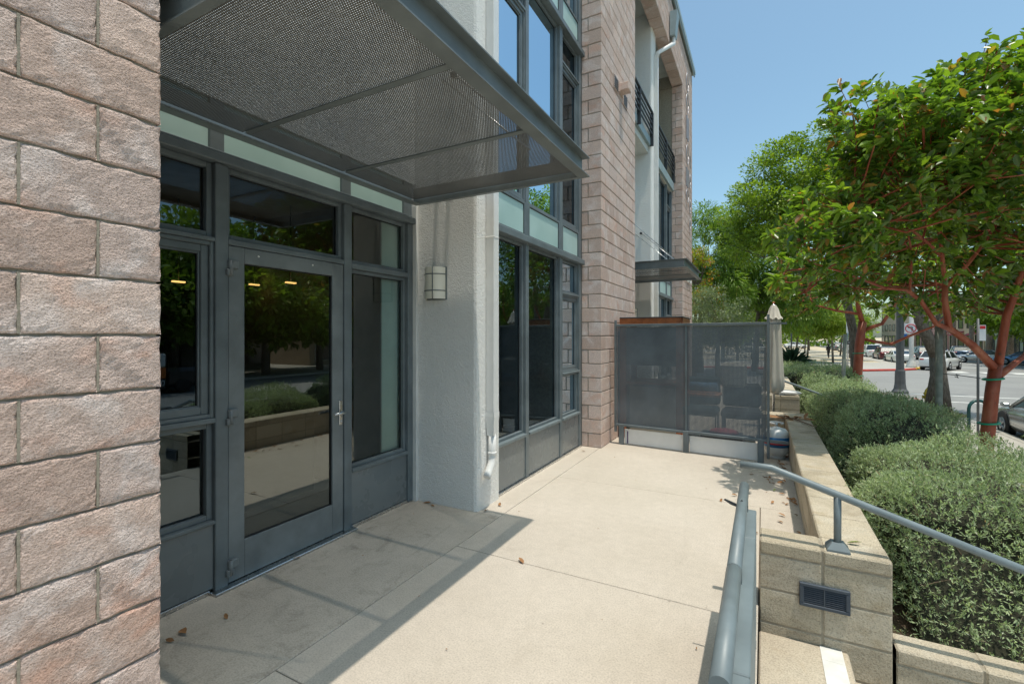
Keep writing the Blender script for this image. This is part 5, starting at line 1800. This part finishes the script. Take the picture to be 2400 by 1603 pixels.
SHAPES = {
    # body stations (x, top z, half width factor); glasshouse (x, z) low front, top front, top rear, low rear
    'sedan': (4.7, 0.90, [(-2.35, 0.74, 0.84), (-2.25, 0.93, 0.92), (-1.7, 0.99, 0.97), (-1.0, 0.97, 1.0), (0.6, 0.95, 1.0), (1.1, 0.90, 0.98), (1.9, 0.80, 0.95), (2.25, 0.70, 0.88), (2.35, 0.52, 0.80)], [(1.15, 0.90), (0.35, 1.43), (-0.85, 1.44), (-1.75, 0.98)]),
    'coupe': (4.75, 0.93, [(-2.37, 0.80, 0.86), (-2.25, 1.0, 0.93), (-1.7, 1.02, 1.0), (-1.0, 0.99, 1.0), (0.5, 0.95, 1.0), (0.9, 0.93, 0.98), (1.9, 0.85, 0.95), (2.25, 0.74, 0.88), (2.37, 0.55, 0.80)], [(0.85, 0.94), (0.0, 1.36), (-0.8, 1.37), (-1.85, 1.02)]),
    'suv': (4.75, 0.95, [(-2.37, 0.95, 0.88), (-2.28, 1.1, 0.95), (-1.7, 1.1, 1.0), (0.7, 1.06, 1.0), (1.1, 1.02, 0.98), (1.95, 0.92, 0.95), (2.28, 0.80, 0.9), (2.37, 0.6, 0.84)], [(1.2, 1.03), (0.55, 1.62), (-1.75, 1.65), (-2.22, 1.1)]),
    'pickup': (5.5, 0.97, [(-2.75, 1.0, 0.93), (-2.7, 1.08, 0.97), (-0.8, 1.08, 1.0), (0.9, 1.08, 1.0), (1.3, 1.06, 0.98), (2.4, 1.0, 0.95), (2.7, 0.85, 0.9), (2.75, 0.6, 0.88)], [(1.3, 1.07), (0.7, 1.75), (-0.65, 1.76), (-0.85, 1.09)]),
}


def car(label, kind, paintm, loc, heading, group='cars on and beside the street'):
    L, hw, st_, gh = SHAPES[kind]
    t = thing('car', label, 'car', loc, group)
    t.rotation_euler = (0, 0, 0)
    M = Matrix.Translation(loc) @ Matrix.Rotation(R(heading), 4, 'Z')
    T = lambda p: tuple(M @ Vector(p))
    zb = 0.24
    vs, fs = [], []
    for (x, zt, wf) in st_:
        w = hw * wf
        ring = [(-w * 0.90, zb), (-w, zb + 0.16), (-w * 1.0, zb + 0.62 * (zt - zb)), (-w * 0.965, zt - 0.06), (-w * 0.86, zt), (0, zt + 0.03),
                (w * 0.86, zt), (w * 0.965, zt - 0.06), (w * 1.0, zb + 0.62 * (zt - zb)), (w, zb + 0.16), (w * 0.90, zb)]
        vs += [T((x, y, z)) for y, z in ring]
    n = 11
    for i in range(len(st_) - 1):
        for j in range(n):
            fs.append((i * n + j, i * n + (j + 1) % n, (i + 1) * n + (j + 1) % n, (i + 1) * n + j))
    fs.append(tuple(range(n)))
    fs.append(tuple((len(st_) - 1) * n + j for j in range(n))[::-1])
    body = MB().add(vs, fs, True).build('body', paintm, t)
    (ax, az), (bx, bz), (cx, cz), (dx, dz) = gh
    wb, wt = hw * 0.90, hw * 0.70
    g = [(ax, wb, az - 0.03), (bx, wt, bz - 0.04), (cx, wt, cz - 0.04), (dx, wb, dz - 0.03)]
    vs = [T((x, y, z)) for x, y, z in g] + [T((x, -y, z)) for x, y, z in g]
    MB().add(vs, [(0, 1, 2, 3), (4, 7, 6, 5), (0, 4, 5, 1), (1, 5, 6, 2), (2, 6, 7, 3)]).build('windows', 'car_dark_glass', t)
    rf = MB()
    prof = [(bx + 0.06, bz - 0.035), (bx - 0.12, bz + 0.0), ((bx + cx) / 2, max(bz, cz) + 0.02), (cx + 0.12, cz), (cx - 0.06, cz - 0.035)]
    vs = []
    for x, z in prof:
        vs += [T((x, -wt * 1.02, z - 0.03)), T((x, -wt * 0.9, z)), T((x, wt * 0.9, z)), T((x, wt * 1.02, z - 0.03))]
    fs = []
    for i in range(len(prof) - 1):
        for j in range(3):
            fs.append((i * 4 + j, i * 4 + j + 1, i * 4 + 5 + j, i * 4 + 4 + j))
    rf.add(vs, fs, True)
    mx = (bx + cx) / 2 - 0.1
    for s in (-1, 1):
        for (p, q_) in (((ax, az - 0.03, wb), (bx, bz - 0.04, wt)), ((dx, dz - 0.03, wb), (cx, cz - 0.04, wt)), ((mx + 0.05, az - 0.0, wb), (mx, bz - 0.04, wt))):
            rf.tube([T((p[0], s * p[2] * 1.005, p[1])), T((q_[0], s * q_[2] * 1.02, q_[1]))], 0.045, 6)
    rf.build('roof', paintm, t)
    wr = 0.34 if kind in ('sedan', 'coupe') else 0.38
    wx = L * 0.295
    for sx in (-1, 1):
        for s in (-1, 1):
            w = bpy.data.objects.new('wheel', None)
            COL.objects.link(w)
            w.parent = t
            c0 = Vector(T((sx * wx, s * (hw - 0.10), wr)))
            w.location = c0 - Vector(loc)
            ty, rm = MB(), MB()
            pr = [(wr * 0.62, -0.10), (wr * 0.93, -0.11), (wr, -0.07), (wr, 0.07), (wr * 0.93, 0.11), (wr * 0.62, 0.10)]
            ty.lathe(pr, (0, 0, 0), 20, 'Y')
            rm.lathe([(wr * 0.63, -0.112), (wr * 0.60, -0.118), (wr * 0.2, -0.10), (wr * 0.14, -0.115)], (0, 0, 0), 20, 'Y')
            rm.lathe([(wr * 0.14, 0.115), (wr * 0.2, 0.10), (wr * 0.60, 0.118), (wr * 0.63, 0.112)], (0, 0, 0), 20, 'Y')
            for k_ in range(5):
                a = 2 * math.pi * k_ / 5
                for sd in (-1, 1):
                    rm.tube([(0, sd * 0.112, 0), (wr * 0.58 * math.cos(a), sd * 0.12, wr * 0.58 * math.sin(a))], 0.03, 5)
            rot = Matrix.Translation(c0) @ Matrix.Rotation(R(heading), 4, 'Z')
            for mm in (ty, rm):
                mm.v = [tuple(rot @ Vector(p)) for p in mm.v]
            ty.build('tyre', 'tyre', w)
            rm.build('rim', 'wheel_rim', w)
            arch = MB().lathe([(wr * 1.12, -0.02), (wr * 1.12, 0.02)], (0, 0, 0), 20, 'Y')
            rot2 = Matrix.Translation(Vector(T((sx * wx, s * (hw - 0.012), wr + 0.01)))) @ Matrix.Rotation(R(heading), 4, 'Z')
            arch.v = [tuple(rot2 @ Vector(p)) for p in arch.v]
            arch.build('wheel_arch', 'tyre', t)
    zf = st_[-2][1] - 0.06
    zr = st_[1][1] - 0.16
    for s in (-1, 1):
        MB().box(L / 2 - 0.16, L / 2 - 0.03, s * hw * 0.55, s * hw * 0.84, zf - 0.14, zf - 0.02, 0.02, M).build('headlight', 'head_clear', t)
        MB().box(-L / 2 - 0.005, -L / 2 + 0.12, s * hw * 0.55, s * hw * 0.86, zr - 0.06, zr + 0.07, 0.02, M).build('tail_light', 'tail_red', t)
        MB().box(ax - 0.25, ax - 0.05, s * hw * 1.0, s * (hw + 0.16), az + 0.0, az + 0.12, 0.03, M).build('mirror', paintm, t)
    MB().box(-L / 2 - 0.014, -L / 2 + 0.02, -0.26, 0.26, 0.55, 0.68, 0, M).build('number_plate', 'sign_white', t)
    MB().box(-L / 2 - 0.01, L / 2 + 0.005, -hw * 0.82, hw * 0.82, 0.22, 0.36, 0.02, M).build('bumper', 'tyre', t)
    return t


cars = [
    ('white suv turning at the crossing behind the grey-barked trunk', 'suv', 'paint_white', (13.75, 54.0), 62),
    ('white coupe with a blue-tinted rear window parked nearest along the plaza', 'coupe', 'paint_white', (13.05, 65.0), 92),
    ('dark maroon car parked just ahead of the white coupe', 'suv', 'paint_maroon', (13.15, 72), 90),
    ('white pickup parked along the plaza between the maroon and the red car', 'pickup', 'paint_white', (13.15, 79.5), 90),
    ('red suv parked along the plaza beyond the white pickup', 'suv', 'paint_red', (13.15, 87), 90),
    ('white sedan parked beyond the red suv', 'sedan', 'paint_white', (13.15, 94.5), 90),
    ('silver suv parked far along the plaza under the trees', 'suv', 'paint_silver', (13.15, 103), 90),
    ('grey suv parked last in the row along the plaza', 'suv', 'paint_grey', (13.15, 112), 90),
    ('dark grey suv in the lane behind the no left turn sign', 'suv', 'paint_grey', (17.6, 76), 90),
    ('dark blue suv driving away in the middle of the street', 'suv', 'paint_blue', (22.2, 80), 82),
    ('silver sedan crossing the street right of the dark blue suv', 'sedan', 'paint_silver', (21.0, 69.5), 165),
    ('blue sedan at the right edge beyond the red trunk', 'sedan', 'paint_sky', (23.4, 66), 150),
    ('silver sedan parked at the kerb, cut off by the right edge', 'sedan', 'paint_silver', (7.12, 17.6), 90),
    ('white car under the trees behind the spiky plant', 'suv', 'paint_white', (-1.0, 93), 10),
    ('second white car under the trees left of the person', 'sedan', 'paint_white', (6.5, 122), 10),
]
for lab, kd, pm, (x, y), hd in cars:
    car(lab, kd, pm, (x, y, ZS + 0.02 if x < 12 and y > 60 else ZR), hd)

# food truck across the road, seen only in the window reflections
ft = thing('food_truck', 'white, orange and black food truck seen reflected in the casement window', 'truck', (21.2, 10.4, ZR))
MB().box(20.2, 22.3, 6.8, 12.6, ZR + 0.25, ZR + 0.80, 0.06).build('lower_body', 'paint_black', ft)
MB().box(20.2, 22.3, 6.8, 12.6, ZR + 0.805, ZR + 1.35, 0.03).build('orange_band', 'truck_orange', ft)
MB().box(20.2, 22.3, 6.8, 12.6, ZR + 1.355, ZR + 2.05, 0.08).build('upper_body', 'paint_white', ft)
MB().box(20.3, 22.2, 12.62, 14.4, ZR + 0.3, ZR + 1.3, 0.2).build('cab', 'paint_black', ft)
for yy in (7.8, 13.4):
    for xx in (20.3, 22.2):
        MB().lathe([(0.2, -0.13), (0.34, -0.13), (0.36, 0), (0.34, 0.13), (0.2, 0.13)], (xx, yy, ZR + 0.36), 18, 'X').build('wheel', 'tyre', ft)
text('0.963.6666', 0.42, (20.17, 11.6, ZR + 0.45), (R(90), 0, R(-90)), 'sign_white', ft, 'lettering', 0.004)

# ------------------------------------------------------------------ far person walking
pmat('dark_cloth', (0.02, 0.02, 0.024), 0.9)
pmat('skin', (0.28, 0.17, 0.11), 0.6)


def person(label, x, y, z, heading):
    t = thing('person', label, 'person', (x, y, z))
    t.rotation_euler = (0, 0, R(heading))
    V = [(0, 0, 0.95), (0, 0, 1.18), (0, 0, 1.40), (0, 0.01, 1.52), (0, 0.02, 1.66), (0.18, 0, 1.40), (0.25, 0.06, 1.15), (0.22, 0.18, 0.95), (-0.18, 0, 1.40), (-0.26, -0.04, 1.15), (-0.24, 0.06, 0.92),
         (0.09, 0, 0.88), (0.10, 0.16, 0.50), (0.10, 0.10, 0.07), (0.10, 0.22, 0.04), (-0.09, 0, 0.88), (-0.10, -0.04, 0.50), (-0.10, -0.22, 0.12), (-0.10, -0.12, 0.04)]
    Ed = [(0, 1), (1, 2), (2, 3), (3, 4), (2, 5), (5, 6), (6, 7), (2, 8), (8, 9), (9, 10), (0, 11), (11, 12), (12, 13), (13, 14), (0, 15), (15, 16), (16, 17), (17, 18)]
    rad = [0.15, 0.14, 0.15, 0.055, 0.105, 0.075, 0.055, 0.04, 0.075, 0.055, 0.04, 0.10, 0.075, 0.05, 0.035, 0.10, 0.075, 0.05, 0.035]
    me = bpy.data.meshes.new('body')
    me.from_pydata(V, Ed, [])
    o = bpy.data.objects.new('body', me)
    COL.objects.link(o)
    o.parent = t
    sk = o.modifiers.new('skin', 'SKIN')
    for i, r in enumerate(rad):
        me.skin_vertices[0].data[i].radius = (r, r)
    me.skin_vertices[0].data[0].use_root = True
    o.modifiers.new('sub', 'SUBSURF').levels = 1
    me.materials.append(MATS['dark_cloth'])
    h = MB().blob((0, 0.04, 1.68), (0.085, 0.10, 0.115), 10, 8)
    ob = h.build('face', 'skin', None)
    ob.parent = t
    hr = MB().blob((0, 0.015, 1.71), (0.10, 0.11, 0.11), 10, 8).build('hair', 'dark_cloth', None)
    hr.parent = t
    return t


person('distant person in dark clothes walking on the gravel plaza', 7.3, 71, ZS + 0.01, 20)

# ------------------------------------------------------------------ buildings across the street
def shopfront(label, x, y0, y1, h, wall, trim, floors, awn=None):
    t = thing('street_building', label, 'building', (x, (y0 + y1) / 2, ZS), 'buildings across the street')
    MB().box(x, x + 14, y0, y1, ZS, ZS + h).build('wall', wall, t)
    MB().box(x - 0.25, x + 14.2, y0 - 0.05, y1 + 0.05, ZS + h, ZS + h + 0.4).build('cornice', trim, t)
    n = max(2, int((y1 - y0) / 3.6))
    w = (y1 - y0) / n
    for i in range(n):
        a = y0 + i * w
        sf = MB()
        bars(sf, x + 0.02, 0.1, a + 0.5, a + w - 0.5, ZS + 0.4, ZS + 3.0, (0.12,) * 4)
        fr = sf.build('shop_window', trim, t)
        MB().quad((x - 0.03, a + 0.6, ZS + 0.5), (x - 0.03, a + w - 0.6, ZS + 0.5), (x - 0.03, a + w - 0.6, ZS + 2.9), (x - 0.03, a + 0.6, ZS + 2.9)).build('pane', 'car_dark_glass', fr)
        for fl in range(1, floors):
            z = ZS + 0.6 + fl * 3.4
            sf = MB()
            bars(sf, x + 0.02, 0.1, a + 0.8, a + w - 0.8, z, z + 1.7, (0.1,) * 4)
            fr = sf.build('window', trim, t)
            MB().quad((x - 0.03, a + 0.9, z + 0.1), (x - 0.03, a + w - 0.9, z + 0.1), (x - 0.03, a + w - 0.9, z + 1.6), (x - 0.03, a + 0.9, z + 1.6)).build('pane', 'car_dark_glass', fr)
    if awn:
        for i in range(0, n, 2):
            a = y0 + i * w
            MB().prism([(x - 1.3, ZS + 2.9), (x - 1.25, ZS + 3.0), (x, ZS + 3.6), (x, ZS + 3.5)], a + 0.4, a + w - 0.4, 'Y').build('awning', awn, t)
    return t


for nm, c in (('wall_pink', (0.47, 0.27, 0.22)), ('wall_tan', (0.55, 0.42, 0.27)), ('wall_sage', (0.33, 0.37, 0.26)), ('wall_cream', (0.42, 0.33, 0.24)), ('wall_grey', (0.15, 0.14, 0.12)), ('awning_red', (0.35, 0.05, 0.07)), ('trim_dark', (0.06, 0.055, 0.05)), ('trim_pale', (0.5, 0.47, 0.42))):
    pmat(nm, c, 0.85, var=0.08, vscale=0.6)
shopfront('pinkish shop building across the street behind the palm trunks', 28.5, 108, 128, 9, 'wall_pink', 'trim_dark', 2, 'awning_red')
shopfront('tan shop building across the street with a red awning', 28.5, 93, 107.5, 8.5, 'wall_tan', 'trim_dark', 2, 'awning_red')
shopfront('sage green shop building across the street at the right edge', 28.5, 78, 92.5, 9.5, 'wall_sage', 'trim_dark', 2)
shopfront('long brown building across the street facing the terrace', 31.5, 30, 72, 10, 'wall_cream', 'trim_pale', 3)
shopfront('grey building across the street facing the glass door', 31.5, -20, 26, 10, 'wall_grey', 'trim_dark', 3)
shopfront('far brown building closing the row across the street', 28.5, 129, 160, 11, 'wall_cream', 'trim_dark', 3)

# palms along the far sidewalk
leaf_mat('palm_leaf', (0.04, 0.08, 0.02), (0.12, 0.18, 0.05), None, 0.5, 0.3)
for i, (x, y, h) in enumerate(((26.2, 78, 12), (26.2, 84, 13), (26.2, 90, 12.5), (26.2, 97, 13), (26.2, 105, 12))):
    t = thing('palm_tree', ['palm trunk nearest the right edge across the street', 'second palm trunk from the right edge', 'middle one of the five palm trunks across the street', 'fourth palm trunk from the right edge', 'palm trunk farthest off across the street'][i], 'palm', (x, y, ZS), 'palms along the far sidewalk')
    MB().tube([(x, y, ZS), (x + 0.05, y, 1.5), (x + 0.1, y, h * 0.6), (x, y, h)], [0.36, 0.27, 0.24, 0.22], 10).build('trunk', 'grey_bark', t)
    rng = np.random.default_rng(90 + i)
    n = 60
    az = rng.uniform(0, 2 * np.pi, n)
    el = rng.uniform(-0.5, 1.3, n)
    d = np.stack([np.cos(az) * np.cos(el), np.sin(az) * np.cos(el), np.sin(el)], 1)
    v, f, q = leaves(np.tile(np.array([[x, y, h]]), (n, 1)), d, rng.uniform(1.6, 2.3, n), rng.uniform(0.4, 0.6, n), rng, 0.3, 0.35, 'hex')
    o = np_mesh('crown', v, f, 'palm_leaf', t, np.repeat(rng.random(n), q))
    o['kind'] = 'stuff'

# ------------------------------------------------------------------ fallen leaves on the terrace and wall
rng = np.random.default_rng(4)
sp_ = [(-1.50, 2.98, 0.075), (-2.83, 1.42, 0.09), (-2.75, 1.35, 0.05), (-2.9, 3.6, 0.08), (-2.75, 3.58, 0.06), (-2.26, 3.75, 0.07), (-2.2, 3.88, 0.07), (-2.7, 1.6, 0.05), (-2.98, 2.3, 0.06), (-2.2, 6.3, 0.06)]
for i in range(70):
    sp_.append((0.30 - abs(rng.normal(0, 0.12)), rng.uniform(3.6, 8.3), rng.uniform(0.03, 0.07)))
for i in range(26):
    sp_.append((rng.uniform(-2.9, 0.2), rng.uniform(1.2, 6.8), rng.uniform(0.008, 0.02)))
for i in range(12):
    sp_.append((rng.uniform(-0.4, 0.2), rng.uniform(3.9, 6.2), rng.uniform(0.04, 0.07)))
P_ = np.array([[a, b, 0.004 + rng.random() * 0.006] for a, b, c in sp_])
D_ = np.stack([rng.normal(size=len(P_)), rng.normal(size=len(P_)), rng.uniform(-0.02, 0.25, len(P_))], 1)
L_ = np.array([c for _, _, c in sp_])
v, f, q = leaves(P_, D_, L_, L_ * 0.42, rng, 0.25, -0.05, 'hex')
v[:, 2] = np.maximum(v[:, 2], 0.003)
o = np_mesh('fallen_leaves', v, f, 'dry_leaf')
tag(o, 'scattered dry brown leaves on the terrace floor', 'leaves', kind='stuff')
P_ = np.array([[0.435, 3.36, 0.408], [-0.18, 3.85, 0.01], [0.1, 5.6, 0.01]])
v, f, q = leaves(P_, np.array([[0.9, 0.1, 0.1], [0.7, -0.5, 0.1], [0.3, 0.8, 0.1]]), np.array([0.075, 0.06, 0.06]), np.array([0.03, 0.022, 0.022]), rng, 0.3, -0.1, 'hex')
o = np_mesh('green_leaves', v, f, 'green_leaf_loose')
tag(o, 'few fresh yellow-green leaves dropped on the wall cap and floor', 'leaves', kind='stuff')
bc = thing('dry_branch', 'dry pale branch lying on the far end of the low wall', 'branch', (0.4, 7.9, 0.40))
MB().tube([(0.25, 8.0, 0.41), (0.4, 7.95, 0.43), (0.5, 7.7, 0.42), (0.62, 7.3, 0.43)], [0.012, 0.012, 0.01, 0.008], 6).build('stick', 'dry_twig', bc)
v, f, q = leaves(np.array([[0.2 + 0.03 * i, 8.0, 0.42] for i in range(12)]), rng.normal(size=(12, 3)) * np.array([1, 1, 0.15]) + np.array([0, 0, 0.1]), np.full(12, 0.16), np.full(12, 0.05), rng, 0.2, 0.0, 'hex')
np_mesh('dry_leaves', v, f, 'dry_leaf', bc)
